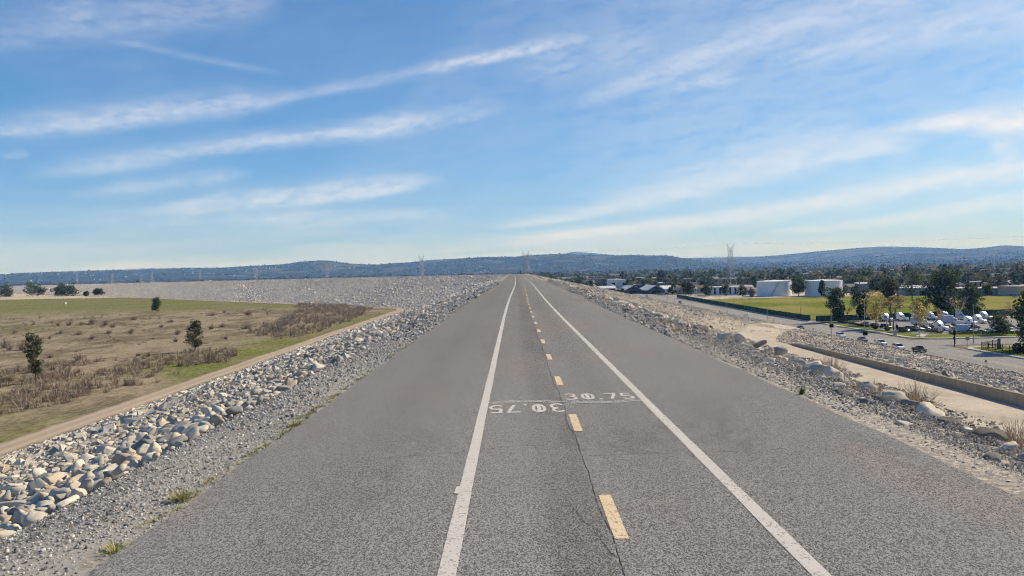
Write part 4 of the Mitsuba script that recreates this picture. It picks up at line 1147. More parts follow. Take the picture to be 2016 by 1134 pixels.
# far trees as one mass of leaf clumps
n = 15500
az = np.radians(rt.uniform(-40, 42, n)); r = 760 * np.exp(rt.uniform(0, 1, n) ** 0.9 * math.log(7600 / 760))
X, Y = r * np.sin(az), r * np.cos(az)
okm = (beyond_far_leg(X, Y) > 150) & ~((X > 40) & (X < 240) & (Y < 800)) & ~((X > 95) & (X < 126) & (Y < 1300))
X, Y, r = X[okm], Y[okm], r[okm]; n = len(X)
hh = rt.uniform(5, 12, n) * np.where(rt.uniform(0, 1, n) < 0.08, 1.6, 1.0); ww = np.where(rt.uniform(0, 1, n) < 0.1, 3.0, hh * rt.uniform(0.7, 1.15, n)) * np.clip(r / 3500, 1, 1.9)
nq = np.where(r < 1600, 34, np.where(r < 3000, 18, 9))
rep = np.repeat(np.arange(n), nq); m = len(rep)
d = rt.normal(size=(m, 3)); d /= np.linalg.norm(d, axis=1, keepdims=True); d *= (rt.uniform(0.1, 1, m) ** 0.4)[:, None]
cen = np.column_stack([X[rep] + d[:, 0] * ww[rep] * 0.46, Y[rep] + d[:, 1] * ww[rep] * 0.46, Z0 + hh[rep] * (0.56 + 0.42 * d[:, 2])])
a = rt.normal(size=(m, 3)); a /= np.linalg.norm(a, axis=1, keepdims=True); b = np.cross(a, rt.normal(size=(m, 3))); b /= np.linalg.norm(b, axis=1, keepdims=True) + 1e-9
sz = (ww[rep] * np.where(nq[rep] > 30, 0.17, np.where(nq[rep] > 12, 0.23, 0.32)) * rt.uniform(0.6, 1.3, m))[:, None]
tones = np.array(GREEN + DULL + GREEN + LIVE[:1] + [(0.15, 0.12, 0.085), (0.19, 0.155, 0.115)]); tc = (tones[rt.integers(0, len(tones), n)] * rt.uniform(0.75, 1.35, (n, 1)))[rep] * rt.uniform(0.8, 1.2, (m, 1))
v = np.stack([cen - a * sz, cen + b * sz * 0.75, cen + a * sz, cen - b * sz * 0.75], 1).reshape(-1, 3)
f = (np.array([[0, 1, 2], [0, 2, 3]])[None] + (np.arange(m) * 4)[:, None, None]).reshape(-1, 3)
tell(put('distant_trees', (v, f), 'leaf', None, False, np.repeat(tc, 4, 0)), 'mass of far off trees covering the suburb below the hills', 'trees', kind='stuff')


def house_mesh(w, d, h, rise, over=0.4):
    walls = MB().box((-w / 2, -d / 2, 0), (w / 2, d / 2, h))
    roof = MB()
    W, D = w / 2 + over, d / 2 + over
    if rise > 0:
        v = [(-W, -D, h), (W, -D, h), (W, D, h), (-W, D, h), (-W * 0.98, 0, h + rise), (W * 0.98, 0, h + rise)]
        roof.add(v, [[0, 1, 5], [0, 5, 4], [2, 3, 4], [2, 4, 5], [0, 4, 3], [1, 2, 5], [0, 3, 2], [0, 2, 1]])
    else:
        roof.box((-W, -D, h), (W, D, h + 0.5))
    win = MB()
    for s in (-1, 1):
        for k in range(max(1, int(w / 4))):
            x = -w / 2 + (k + 0.5) * w / max(1, int(w / 4))
            win.box((x - 0.7, s * (d / 2 + 0.03) - 0.03, 0.9), (x + 0.7, s * (d / 2 + 0.03) + 0.03, h - 0.5))
    return walls.mesh(), roof.mesh(), win.mesh()


HOUSES = [house_mesh(14, 9, 3.0, 2.2), house_mesh(11, 8, 3.0, 1.8), house_mesh(17, 10, 3.2, 2.4), house_mesh(24, 14, 5, 0), house_mesh(36, 20, 6.5, 0)]
WALLS, ROOFS = ['wall_white', 'wall_tan', 'wall_grey', 'wall_yellow'], ['roof_grey', 'roof_brown', 'roof_brown', 'roof_white']
ply_of = {}


def part_ply(i, j, bs):
    if (i, j, bs) not in ply_of: ply_of[(i, j, bs)] = mikit.ply(HOUSES[i][j], 'mat_' + bs)
    return ply_of[(i, j, bs)]


n_t = 0
while n_t < 120:
    az = math.radians(rt.uniform(2, 37)); r = 580 * math.exp(rt.uniform(0, 1) * math.log(1500 / 580)); x, y = r * math.sin(az), r * math.cos(az)
    if not free(x, y, 12): continue
    i = int(rt.choice(5, p=[0.3, 0.25, 0.25, 0.13, 0.07])); flat_r = i > 2
    k = thing('flat_roofed_building' if flat_r else 'house', 'flat roofed commercial building among the trees of the suburb' if flat_r else 'small gabled house among the trees of the suburb', 'building' if flat_r else 'house', 'flat roofed buildings of the suburb' if flat_r else 'houses of the suburb')
    tw = T().translate([x, y, Z0]).rotate([0, 0, 1], float(rt.choice([0, 90]) + rt.normal(-12, 4)))
    scene[k + '__wall'] = {**part_ply(i, 0, WALLS[rt.integers(0, 4)]), 'to_world': tw}
    scene[k + '__roof'] = {**part_ply(i, 1, 'roof_white' if flat_r else ROOFS[rt.integers(0, 4)]), 'to_world': tw}
    scene[k + '__window'] = {**part_ply(i, 2, 'opening_dark'), 'to_world': tw}; n_t += 1
mbh = MB()
for _ in range(1600):
    az = math.radians(rt.uniform(-39, 40)); r = 900 * math.exp(rt.uniform(0, 1) * math.log(3800 / 900)); x, y = r * math.sin(az), r * math.cos(az)
    if beyond_far_leg(x, y) < 200 or not free(x, y, 20): continue
    big = rt.uniform() < 0.16
    w, d_, h = (rt.uniform(20, 60), rt.uniform(15, 35), rt.uniform(6, 10)) if big else (rt.uniform(10, 18), rt.uniform(8, 12), rt.uniform(5.5, 8.5))
    c = np.array([(0.62, 0.60, 0.56), (0.48, 0.42, 0.35), (0.30, 0.24, 0.20), (0.42, 0.41, 0.40)][rt.integers(0, 4)])
    mbh.box((-w / 2, -d_ / 2, 0), (w / 2, d_ / 2, h), c, placed(rt.uniform(-0.4, 0.2), (x, y, Z0)))
tell(mbh.build('distant_roofs', 'vertex'), 'scatter of pale far off roofs among the trees', 'buildings', kind='stuff')

# ------------------------------------------------------------------ named buildings
def block(name, label, x, y, ang, w, d, h, wall='wall_white', roof='roof_white', rise=0.0, openings=(), ridge='x', parapet=0.5, win='opening_dark', wname='window'):
    k = thing(name, label, 'building')
    P = placed(math.radians(ang), (x, y, Z0 - 0.1))
    if rise:
        if ridge == 'x': g = np.array([(-w / 2, -d / 2, h), (-w / 2, d / 2, h), (-w / 2, 0, h + rise), (w / 2, -d / 2, h), (w / 2, d / 2, h), (w / 2, 0, h + rise)])
        else: g = np.array([(-w / 2, -d / 2, h), (w / 2, -d / 2, h), (0, -d / 2, h + rise), (-w / 2, d / 2, h), (w / 2, d / 2, h), (0, d / 2, h + rise)])
        mw = MB().box((-w / 2, -d / 2, 0), (w / 2, d / 2, h), m=P); mw.add(P(g), [[0, 1, 2], [3, 5, 4]]); mw.build('wall', wall, k)
        mr = MB(); o = 0.5
        for s in (-1, 1):
            if ridge == 'x': q = [(-w / 2 - o, s * (d / 2 + o), h - 0.15), (w / 2 + o, s * (d / 2 + o), h - 0.15), (w / 2 + o, 0, h + rise + 0.1), (-w / 2 - o, 0, h + rise + 0.1)]
            else: q = [(s * (w / 2 + o), -d / 2 - o, h - 0.15), (s * (w / 2 + o), d / 2 + o, h - 0.15), (0, d / 2 + o, h + rise + 0.1), (0, -d / 2 - o, h + rise + 0.1)]
            q = np.array(q); mr.add(P(np.vstack([q, q + [0, 0, 0.2]])), [[0, 1, 2, 3], [4, 5, 6, 7], [0, 1, 5, 4], [1, 2, 6, 5], [2, 3, 7, 6], [3, 0, 4, 7]])
        mr.build('roof', roof, k)
    else:
        MB().box((-w / 2, -d / 2, 0), (w / 2, d / 2, h), m=P).build('wall', wall, k)
        MB().box((-w / 2 - 0.1, -d / 2 - 0.1, h), (w / 2 + 0.1, d / 2 + 0.1, h + parapet), m=P).build('roof', roof, k)
    for (a, b, z0, z1) in openings:
        MB().box((a, -d / 2 - 0.06, z0), (b, -d / 2 + 0.05, z1), m=P).build(wname, win, k)
    return k


block('commercial_building', 'white flat roofed block standing above the long white roofs', 129, 928, -8, 30, 26, 9.4, openings=[(-9, -5, 3, 6), (4, 8, 3, 6)])
block('shed', 'long low shed with a white roof, leftmost of the row beside the street', 80, 776, -4, 46, 16, 3.6, 'wall_dark', 'roof_white', 2.0)
block('shed', 'dark gabled shed with a white roof, second of the row', 107, 702, 8, 16, 24, 3.4, 'wall_dark', 'roof_white', 4.0, [(-3, 3, 0, 3), (-1.2, 1.2, 4.4, 5.6)], 'y', wname='door')
block('shed', 'dark gabled shed with a white roof, third of the row and nearest the street bend', 125, 690, 8, 16, 28, 3.4, 'wall_dark', 'roof_white', 4.2, [(-4, 4, 0, 3), (-1.2, 1.2, 4.4, 5.6)], 'y', wname='door')
block('shed', 'pale shed with a hipped white roof at the right end of the row', 143, 700, 6, 16, 26, 4.0, 'wall_white', 'roof_white', 2.6, [(-5, -3, 0.2, 2.6), (2, 4, 0.2, 2.6)])
block('apartment_block', 'long low building with a brown tiled roof beside the sheds', 166, 690, -6, 36, 12, 4.2, 'wall_tan', 'roof_brown', 2.4, [(a, a + 1.4, 1, 2.6) for a in range(-16, 16, 5)])
block('apartment_block', 'second long brown roofed building, before the pylon', 208, 676, -6, 44, 12, 4.2, 'wall_tan', 'roof_brown', 2.4, [(a, a + 1.4, 1, 2.6) for a in range(-20, 20, 5)])
block('house_white', 'small white gabled house before the brown roofs', 158, 672, -6, 8, 8, 4.0, 'wall_white', 'roof_white', 1.6, [(-1, 1, 0.8, 2.4)])
block('office', 'pale yellow low building left of the white tanks', 190, 618, -12, 20, 12, 4.4, 'wall_yellow', 'roof_grey', 0, [(-6, -3, 0, 3), (2, 5, 0, 3)], wname='door')
block('warehouse', 'grey warehouse with a white roof and one dark doorway', 290, 540, -18, 26, 24, 5.2, 'wall_grey', 'roof_white', 0, [(-2, 4, 0, 3.4)], wname='door')
block('warehouse', 'low grey warehouse with a white roof behind the small bright green tree', 318, 520, -22, 34, 22, 4.8, 'wall_grey', 'roof_white', 0, [(6, 8, 0.6, 2.6)])
block('warehouse', 'long pale building with a row of dark arched openings at the right edge', 352, 512, 28, 58, 14, 5.6, 'wall_tan', 'wall_tan', 0, [(a, a + 2.6, 0, 3.4) for a in np.arange(-26, 26, 6.5)], parapet=0.9, wname='door')
# tanks
for i, (x, y, l) in enumerate([(200.4, 582, 'left white cylindrical storage tank behind the green field'), (231.2, 564, 'right white cylindrical storage tank, partly behind a narrow dark tree')]):
    k = thing('storage_tank', l, 'tank'); R, H = 12.7 + 0.5 * i, 11.1
    prof = [(0, 0)] + [(R, 0.0)] + sum([[(R, 2.2 * j + 2.1), (R - 0.05, 2.2 * j + 2.15), (R, 2.2 * j + 2.2)] for j in range(5)], []) + [(R, H)]
    m = trimesh.creation.revolve(np.array(prof[1:]), sections=72); m.apply_translation([x, y, Z0])
    put('shell', m, 'tank_white', k, 30)
    m = trimesh.creation.revolve(np.array([(R + 0.18, H), (R + 0.18, H + 0.22), (R - 0.3, H + 0.3), (0.0, H + 1.1)]), sections=72); m.apply_translation([x, y, Z0]); put('roof', m, 'tank_white', k, 30)
    mbl = MB(); a0 = math.radians(-118 + 66 * i)
    for j in range(24):
        a = a0 + j * 0.018; q = (x + (R + 0.45) * math.cos(a), y + (R + 0.45) * math.sin(a)); z = Z0 + j * H / 24
        mbl.box((q[0] - .4, q[1] - .4, z), (q[0] + .4, q[1] + .4, z + 0.12))
    mbl.build('stair', 'steel', k)
    mb2 = MB()
    for j in range(40):
        a = 2 * math.pi * j / 40; mb2.tube([(x + (R) * math.cos(a), y + R * math.sin(a), Z0 + H + 0.2), (x + R * math.cos(a), y + R * math.sin(a), Z0 + H + 1.2)], 0.035, 4)
    mb2.tube([(x + R * math.cos(a), y + R * math.sin(a), Z0 + H + 1.2) for a in np.linspace(0, 2 * math.pi, 61)], 0.035, 4, caps=False)
    mb2.build('railing', 'steel', k)

# ------------------------------------------------------------------ fences
def screen_fence(pts, label, h=2.5):
    k = thing('green_fence', label, 'fence')
    pts = np.array(pts, float); step = 4.0
    seg = np.linalg.norm(np.diff(pts, axis=0), axis=1); s = np.concatenate([[0], np.cumsum(seg)])
    q = np.arange(0, s[-1], step); xy = np.column_stack([np.interp(q, s, pts[:, 0]), np.interp(q, s, pts[:, 1])])
    for i, (a, b) in enumerate(zip(xy[:-1], xy[1:])):
        d = (b - a) / step; n = np.array([-d[1], d[0]]) * 0.03; a2, b2 = a + d * 0.05, b - d * 0.05
        v = [(*(a2 - n), Z0 + .12), (*(b2 - n), Z0 + .12), (*(b2 + n), Z0 + .12), (*(a2 + n), Z0 + .12)]; v += [(x, y, Z0 + h + 0.06 * math.sin(i * 2.3)) for x, y, z in v]
        put('screen_panel', (np.array(v), np.array([[0, 3, 2, 1], [4, 5, 6, 7], [0, 1, 5, 4], [1, 2, 6, 5], [2, 3, 7, 6], [3, 0, 4, 7]])), 'fence_green', k)
        MB().tube([(*a, Z0), (*a, Z0 + h + 0.15)], 0.05, 5).build('post', 'steel', k)


screen_fence([(125.2, 582), (121.9, 365), (122.6, 320), (123.4, 311)], 'long green screened fence between the street and the field')
screen_fence([(124.0, 310.5), (135, 310), (180, 320), (260, 335)], 'green screened fence behind the street trees and the car park')
k = thing('iron_fence', 'black iron fence around the lawn corner at right', 'fence')
for (xa, ya, xb, yb) in [(123.2, 199.0, 124.4, 184), (124.4, 184, 125, 150), (123.2, 199.0, 131, 204.5)]:
    L = math.hypot(xb - xa, yb - ya); n = int(L / 2.4)
    for i in range(n + 1):
        t = i / n; x, y = xa + (xb - xa) * t, ya + (yb - ya) * t
        MB().box((x - .06, y - .06, Z0), (x + .06, y + .06, Z0 + 2.4)).build('post', 'iron', k)
    for z in (0.45, 2.05): MB().tube([(xa, ya, Z0 + z), (xb, yb, Z0 + z)], 0.035, 4).build('rail', 'iron', k)
    mbp = MB()
    for t in np.arange(0, 1, 0.16 / L):
        x, y = xa + (xb - xa) * t, ya + (yb - ya) * t; mbp.tube([(x, y, Z0 + .3), (x, y, Z0 + 2.25)], 0.012, 3, caps=False)
    tell(mbp.build('pickets', 'iron', k), kind='stuff')
bu = np.random.default_rng(3)
for x, y, h, w, l in [(128.5, 192, 1.5, 3.2, 'dark rounded bush behind the iron fence'), (131, 196, 2.0, 3.0, 'second dark bush behind the iron fence, beside the brown stump'), (130, 186, 1.6, 4.0, 'dark spreading bush under the conifer at right')]:
    kk = thing('bush', l, 'bush'); mbc = MB(); mbc.add(*leaf_quads(bu, (x, y, Z0 + .2 + h / 2), (w / 2, w / 2, h / 2), 500, 0.2, GREEN, 0.5)); mbc.build('foliage', 'leaf', kk)
kk = thing('tree_stump', 'thick dark brown broken trunk behind the iron fence', 'tree'); MB().tube([(128.8, 200.5, Z0), (128.7, 200.5, Z0 + 1.6), (128.9, 200.6, Z0 + 3.0)], [0.55, 0.42, 0.3], 8).build('trunk', 'bark', kk, True)
for x0, y0, x1, y1, h, w, l in [(136.5, 259, 140, 246.5, 0.9, 1.4, 'dark clipped hedge between the lawn strip and the parked trucks'), (141, 243.8, 165, 241.5, 0.9, 1.6, 'low dark hedge before the parked cars at right'), (130.5, 303, 129.8, 276, 0.8, 1.4, 'dark hedge along the left part of the lawn strip')]:
    mbc = MB(); n = int(math.hypot(x1 - x0, y1 - y0) / 0.9)
    for i in range(n):
        t = i / n; mbc.add(*leaf_quads(bu, (x0 + (x1 - x0) * t, y0 + (y1 - y0) * t, Z0 + .2 + h / 2), (0.8, w / 2, h / 2), 70, 0.2, GREEN, 0.5))
    kk = thing('hedge', l, 'hedge'); mbc.build('foliage', 'leaf', kk)
for x, y, w, l in [(131.2, 255, 2.4, 'round dark shrub on the lawn, nearest the footpath'), (129.5, 262, 2.0, 'round dark shrub on the lawn, second from the footpath'), (128.6, 269, 1.6, 'small dark shrub on the lawn, farthest from the footpath')]:
    kk = thing('lawn_shrub', l, 'shrub'); mbc = MB(); mbc.add(*leaf_quads(bu, (x, y, Z0 + .8), (w / 2, w / 2, .7), 300, 0.2, GREEN, 0.5)); mbc.build('foliage', 'leaf', kk)

# ------------------------------------------------------------------ poles, lights, signals
def lamp(x, y, h, label, arm=(0, 0), group=None, bs='pole_grey'):
    k = thing('street_light', label, 'street light', group)
    MB().tube([(x, y, Z0), (x, y, Z0 + h * 0.5), (x, y, Z0 + h)], [0.13, 0.11, 0.08], 7).build('pole', bs, k, True)
    MB().tube([(x, y, Z0), (x, y, Z0 + .5)], 0.22, 8).build('base', 'kerb_concrete', k)
    if arm != (0, 0):
        a = np.array([arm[0], arm[1], 0.0]); MB().tube([(x, y, Z0 + h - .1), (x + a[0] * .5, y + a[1] * .5, Z0 + h + .35), (x + a[0], y + a[1], Z0 + h + .45)], [0.06, .05, .045], 5).build('arm', bs, k, True)
        MB().box((x + a[0] - .35, y + a[1] - .16, Z0 + h + .36), (x + a[0] + .35, y + a[1] + .16, Z0 + h + .5)).build('lamp_head', 'steel', k)
    return k


def signal_head(k, x, y, z, n=2):
    for i in range(n):
        dx = (i - (n - 1) / 2) * 0.75
        hk = MB().box((x + dx - .28, y - .2, z - .6), (x + dx + .28, y + .2, z + .6)).build('signal_head', 'signal_black', k)
        mbv = MB()
        for j in (-.38, 0, .38): mbv.tube([(x + dx, y - .2, z + j), (x + dx, y - .5, z + j)], 0.15, 8, caps=False)
        mbv.build('visor', 'signal_black', hk)


for x, y, h, l in [(104.5, 312.2, 6.9, 'grey street light at the dam side of the street, nearest of the far row'), (105.2, 373.7, 6.6, 'grey street light at the dam side of the street, second of the far row'), (104.5, 446.7, 6.4, 'grey street light at the dam side of the street, third of the far row'), (103.8, 512, 6.3, 'grey street light at the dam side of the street, fourth of the far row')]:
    lamp(x, y, h, l, (1.6, 0.0))
for x, y, h, l in [(128.2, 338, 7.2, 'slim pole in the green field behind the fence, nearest the leaning tree'), (130.4, 418, 7.0, 'slim pole in the green field, second from the leaning tree'), (132, 486, 7.0, 'slim pole in the green field, farthest from the leaning tree')]: lamp(x, y, h, l)
lamp(126.0, 234.9, 7.8, 'plain grey pole on the lawn strip before the box truck'); lamp(126.4, 216.5, 7.2, 'grey pole at the corner of the fenced lawn, shorter of two'); lamp(132, 217.0, 11.4, 'tall pale pole behind the iron fence corner'); lamp(129.5, 262.5, 6.4, 'pale pole on the lawn strip beside the parked cars')
k = lamp(106.8, 254.6, 8.6, 'street light pole with a traffic signal and an arm on the dam side', (3.0, 0.8)); signal_head(k, 106.8, 254.3, Z0 + 2.9)
k = lamp(105.7, 227.8, 13.0, 'tallest pole on the dam side with two black signal heads low down', (0.8, 0.2)); signal_head(k, 105.7, 227.5, Z0 + 2.6)
k = thing('signal_mast', 'traffic signal mast at the lawn corner with a long arm over the street', 'traffic light')
MB().tube([(122.9, 243, Z0), (122.9, 243, Z0 + 8.0)], [0.14, 0.1], 7).build('pole', 'pole_grey', k, True)
MB().tube([(122.9, 243, Z0 + 5.4), (119, 248, Z0 + 6.1), (114, 254, Z0 + 6.4)], [0.1, 0.08, 0.05], 6).build('mast_arm', 'pole_grey', k, True)
signal_head(k, 115.5, 252, Z0 + 5.9, 1); signal_head(k, 122.9, 242.6, Z0 + 3.2, 1)
k = thing('traffic_signal', 'short dark traffic signal on the corner of the fenced lawn', 'traffic light')
MB().tube([(121.6, 208.6, Z0), (121.6, 208.6, Z0 + 5.2)], 0.11, 7).build('pole', 'signal_black', k, True); signal_head(k, 121.4, 208.3, Z0 + 4.0, 1)
MB().box((121.2, 208.2, Z0 + 2.2), (121.6, 208.5, Z0 + 2.9)).build('push_button_box', 'signal_black', k)
k = thing('road_sign', 'square road sign on a pole at the corner of the fenced lawn', 'sign'); MB().tube([(122.6, 204.3, Z0), (122.6, 204.3, Z0 + 3.1)], 0.06, 6).build('pole', 'steel', k); MB().box((122.1, 204.2, Z0 + 2.3), (123.1, 204.24, Z0 + 3.2)).build('panel', 'wall_grey', k)
for x, y, h, l in [(106.0, 169.7, 1.4, 'small sign on a short post at the street edge, nearest'), (104.2, 218.2, 1.6, 'small dark post at the street edge right of the white car'), (103.4, 261.4, 1.6, 'small dark post at the street edge left of the signals'), (102.6, 298.8, 2.2, 'thin marker post at the foot of the slope, farthest')]:
    k = thing('marker_post', l, 'post'); MB().tube([(x, y, Z0), (x, y, Z0 + h)], 0.05, 6).build('post', 'steel', k); MB().box((x - .2, y - .03, Z0 + h - .45), (x + .2, y + .03, Z0 + h)).build('plate', 'wall_dark', k)
k = thing('utility_cabinet', 'grey utility cabinet on the lawn strip by the kerb', 'cabinet'); MB().box((123.9, 246.0, Z0 + .1), (124.7, 246.9, Z0 + 1.6)).build('box', 'pole_grey', k); MB().box((123.8, 245.9, Z0 + 1.6), (124.8, 247, Z0 + 1.7)).build('lid', 'steel', k)
k = thing('utility_box', 'small white box standing on the green floor of the basin', 'box'); MB().box((-297.5, 493.6, B), (-296.2, 494.9, B + 1.3)).build('box', 'wall_white', k); MB().box((-297.6, 493.5, B + 1.3), (-296.1, 495, B + 1.42)).build('lid', 'wall_white', k)

# ------------------------------------------------------------------ pylons and their lines
def pylon(x, y, h, ang, label):
    k = thing('pylon', label, 'pylon')
    P = placed(ang, (x, y, Z0), h / 44.0); r = 0.15
    W = lambda z: np.interp(z, [0, 21, 33, 38], [4.6, 1.75, 1.45, 1.45])
    lv = [0, 6.5, 12, 17, 21, 24, 27, 30, 33, 36, 38]
    for sx_ in (-1, 1):
        for sy in (-1, 1):
            MB().tube(P([(sx_ * W(z), sy * W(z), z) for z in lv]), r * 1.2, 4).build('leg', 'tower_steel', k)
    mbb = MB()
    for a, b in zip(lv[:-1], lv[1:]):
        for (s1, s2) in (((-1, -1), (1, -1)), ((1, -1), (1, 1)), ((1, 1), (-1, 1)), ((-1, 1), (-1, -1))):
            p = lambda s, z: (s[0] * W(z), s[1] * W(z), z)
            mbb.tube(P([p(s1, a), p(s2, b)]), r * .75, 3, caps=False); mbb.tube(P([p(s2, a), p(s1, b)]), r * .75, 3, caps=False); mbb.tube(P([p(s1, b), p(s2, b)]), r * .7, 3, caps=False)
    mbb.build('bracing', 'tower_steel', k)
    for z, w in ((25, 5.2), (31, 4.8)):
        for s in (-1, 1):
            m = MB()
            for sy in (-1, 1):
                m.tube(P([(s * W(z), sy * W(z), z), (s * w, 0, z + .3)]), r * .8, 3); m.tube(P([(s * W(z), sy * W(z), z + 1.8), (s * w, 0, z + .3)]), r * .8, 3)
            m.build('cross_arm', 'tower_steel', k); MB().tube(P([(s * w, 0, z + .3), (s * w, 0, z - 1.6)]), r * .8, 4).build('insulator', 'steel', k)
    for s in (-1, 1):
        m = MB()
        for sy in (-1, 1):
            m.tube(P([(s * 1.45, sy * 1.45, 36.5), (s * 4.0, 0, 44)]), r, 3); m.tube(P([(-s * 1.45, sy * 1.45, 38), (s * 2.6, 0, 41)]), r * .8, 3)
        m.build('horn', 'tower_steel', k)


PY = [(198, 690, 44, 'tallest looking lattice pylon, right of the path beside the white tanks'), (12, 787, 44, 'lattice pylon directly beyond the far end of the path'), (-113, 914, 45, 'lattice pylon left of the path end, second from it'), (-310, 1243, 45, 'lattice pylon third to the left of the path end'), (-509, 1480, 45, 'lattice pylon fourth to the left of the path end'),
      (-704, 1680, 45, 'small lattice pylon fifth to the left of the path end'), (-969, 2005, 45, 'small lattice pylon sixth to the left of the path end'), (-1190, 2220, 45, 'small lattice pylon seventh to the left of the path end'), (-1330, 2280, 45, 'leftmost small lattice pylon above the far trees')]
for i, (x, y, h, l) in enumerate(PY): pylon(x, y, h, 0.5 + (0.25 if i > 1 else 0), l)
for z, off, l in [(42.5, 3, 'thin overhead wire from the tall pylon out of view to the right, topmost'), (30.5, -4, 'thin overhead wire from the tall pylon to the right, middle'), (24.5, 4, 'thin overhead wire from the tall pylon to the right, lowest')]:
    k = thing('overhead_wire', l, 'wire'); pts = []
    for (xa, ya), (xb, yb) in (((470, 560), (198 + off, 690)), ((198 + off, 690), (12 + off, 787))):
        for t in np.linspace(0, 1, 16)[:-1]: pts.append((xa + (xb - xa) * t, ya + (yb - ya) * t, Z0 + z + 2 - 22 * t * (1 - t) * (0.6)))
    pts.append((12 + off, 787, Z0 + z)); MB().tube(pts, 0.03, 4).build('strand', 'cable', k)
for x, y, h in [(905, 8050, 60), (3540, 10900, 50), (5900, 10300, 55), (6250, 10050, 55)]:
    pass

# ------------------------------------------------------------------ vehicles
def car(name, label, x, y, yaw, paint, kind='sedan', s=0.9, cat='car'):
    """yaw: direction of the bonnet in degrees from +y towards -x. Body, glasshouse, roof, wheels, lights."""
    k = thing(name, label, cat)
    ca, sa = math.cos(math.radians(yaw)), math.sin(math.radians(yaw))
    def P(v):
        v = np.asarray(v, float) * s
        return np.column_stack([x - sa * v[:, 0] - ca * v[:, 1], y + ca * v[:, 0] - sa * v[:, 1], Z0 + 0.04 + v[:, 2]])       # car axes: x forward, y to its left, z up
    L, W, HB = dict(sedan=(4.6, 0.9, 0.86), suv=(4.7, 0.95, 1.05), pickup=(5.6, 0.98, 1.08))[kind]
    h = L / 2
    body = {'sedan': [(-h, .35), (-h, .78), (-h + .15, HB + .04), (-h + 1.0, HB + .08), (h - 1.35, HB + .02), (h - .25, .72), (h, .55), (h, .3)], 'suv': [(-h, .4), (-h, HB), (h - 1.2, HB + .02), (h - .2, HB - .18), (h, .7), (h, .35)], 'pickup': [(-h, .45), (-h, HB + .05), (-.5, HB + .05), (h - 1.4, HB + .06), (h - .15, HB - .12), (h, .8), (h, .4)]}[kind]
    def loft(prof, ws, name_, bs):
        """Extrudes a side profile across the car; ws gives the half width at each point."""
        n = len(prof); Lv = [(a, w, b) for (a, b), w in zip(prof, ws)]; Rv = [(a, -w, b) for (a, b), w in zip(prof, ws)]
        v = P(np.array(Lv + Rv)); f = [[i, (i + 1) % n, n + (i + 1) % n] for i in range(n)] + [[i, n + (i + 1) % n, n + i] for i in range(n)]
        cap = trimesh.creation.triangulate_polygon(__import__('shapely').geometry.Polygon(prof), engine='earcut')[1]
        cap = np.asarray(cap) % n
        f += [list(t) for t in cap] + [[n + t[2], n + t[1], n + t[0]] for t in cap]
        return put(name_, (v, np.array(f)), bs, k)
    loft(body, [W * (0.96 if b < .6 else 1.0 if b < HB else .95) for a, b in body], 'body', paint)
    cab = {'sedan': [(-h + .75, HB + .05), (-h + 1.45, HB + .52), (.15, HB + .55), (h - 1.4, HB + .0)], 'suv': [(-h + .06, HB), (-h + .3, HB + .62), (.45, HB + .66), (h - 1.25, HB)], 'pickup': [(-.75, HB + .05), (-.6, HB + .68), (.75, HB + .70), (h - 1.5, HB + .05)]}[kind]
    loft(cab, [W * .93, W * .74, W * .74, W * .93], 'windows', 'car_glass')
    (a1, b1), (a2, b2) = cab[1], cab[2]; m = MB(); q = P(np.array([(a1 - .05, W * .76, b1), (a2 + .05, W * .76, b2), (a2 + .05, -W * .76, b2), (a1 - .05, -W * .76, b1), (a1, W * .68, b1 + .07), (a2, W * .68, b2 + .07), (a2, -W * .68, b2 + .07), (a1, -W * .68, b1 + .07)]))
    m.add(q, [[0, 3, 2, 1], [4, 5, 6, 7], [0, 1, 5, 4], [1, 2, 6, 5], [2, 3, 7, 6], [3, 0, 4, 7]]); m.build('roof', paint, k)
    for sx_ in (-h + .95, h - .95):
        for sy in (-1, 1):
            wk = MB().tube(P([(sx_, sy * (W - .2), .33), (sx_, sy * (W + .02), .33)]), .34 * s, 12).build('wheel', 'rubber', k)
            if name in ('car', 'pickup_truck', 'parked_car', 'parked_pickup'): MB().tube(P([(sx_, sy * (W + .0), .33), (sx_, sy * (W + .03), .33)]), .21 * s, 10).build('rim', 'chrome', wk)
    for sy in (-1, 1):
        bx = lambda a, b: P(np.array([(q_[0], q_[1], q_[2]) for q_ in [(a[0], a[1], a[2]), (b[0], a[1], a[2]), (b[0], b[1], a[2]), (a[0], b[1], a[2]), (a[0], a[1], b[2]), (b[0], a[1], b[2]), (b[0], b[1], b[2]), (a[0], b[1], b[2])]]))
        F6 = [[0, 3, 2, 1], [4, 5, 6, 7], [0, 1, 5, 4], [1, 2, 6, 5], [2, 3, 7, 6], [3, 0, 4, 7]]
        put('headlight', (bx((h - .16, sy * W * .62 - .2, .58), (h + .02, sy * W * .62 + .2, .72)), np.array(F6)), 'lamp_glass', k)
        put('tail_light', (bx((-h - .02, sy * W * .78 - .14, .62), (-h + .1, sy * W * .78 + .14, .82)), np.array(F6)), 'paint_red', k)
    if kind == 'pickup': put('cargo_bed', (bx((-h + .12, -W * .82, HB + .055), (-.85, W * .82, HB + .07)), np.array(F6)), 'opening_dark', k)
    return k


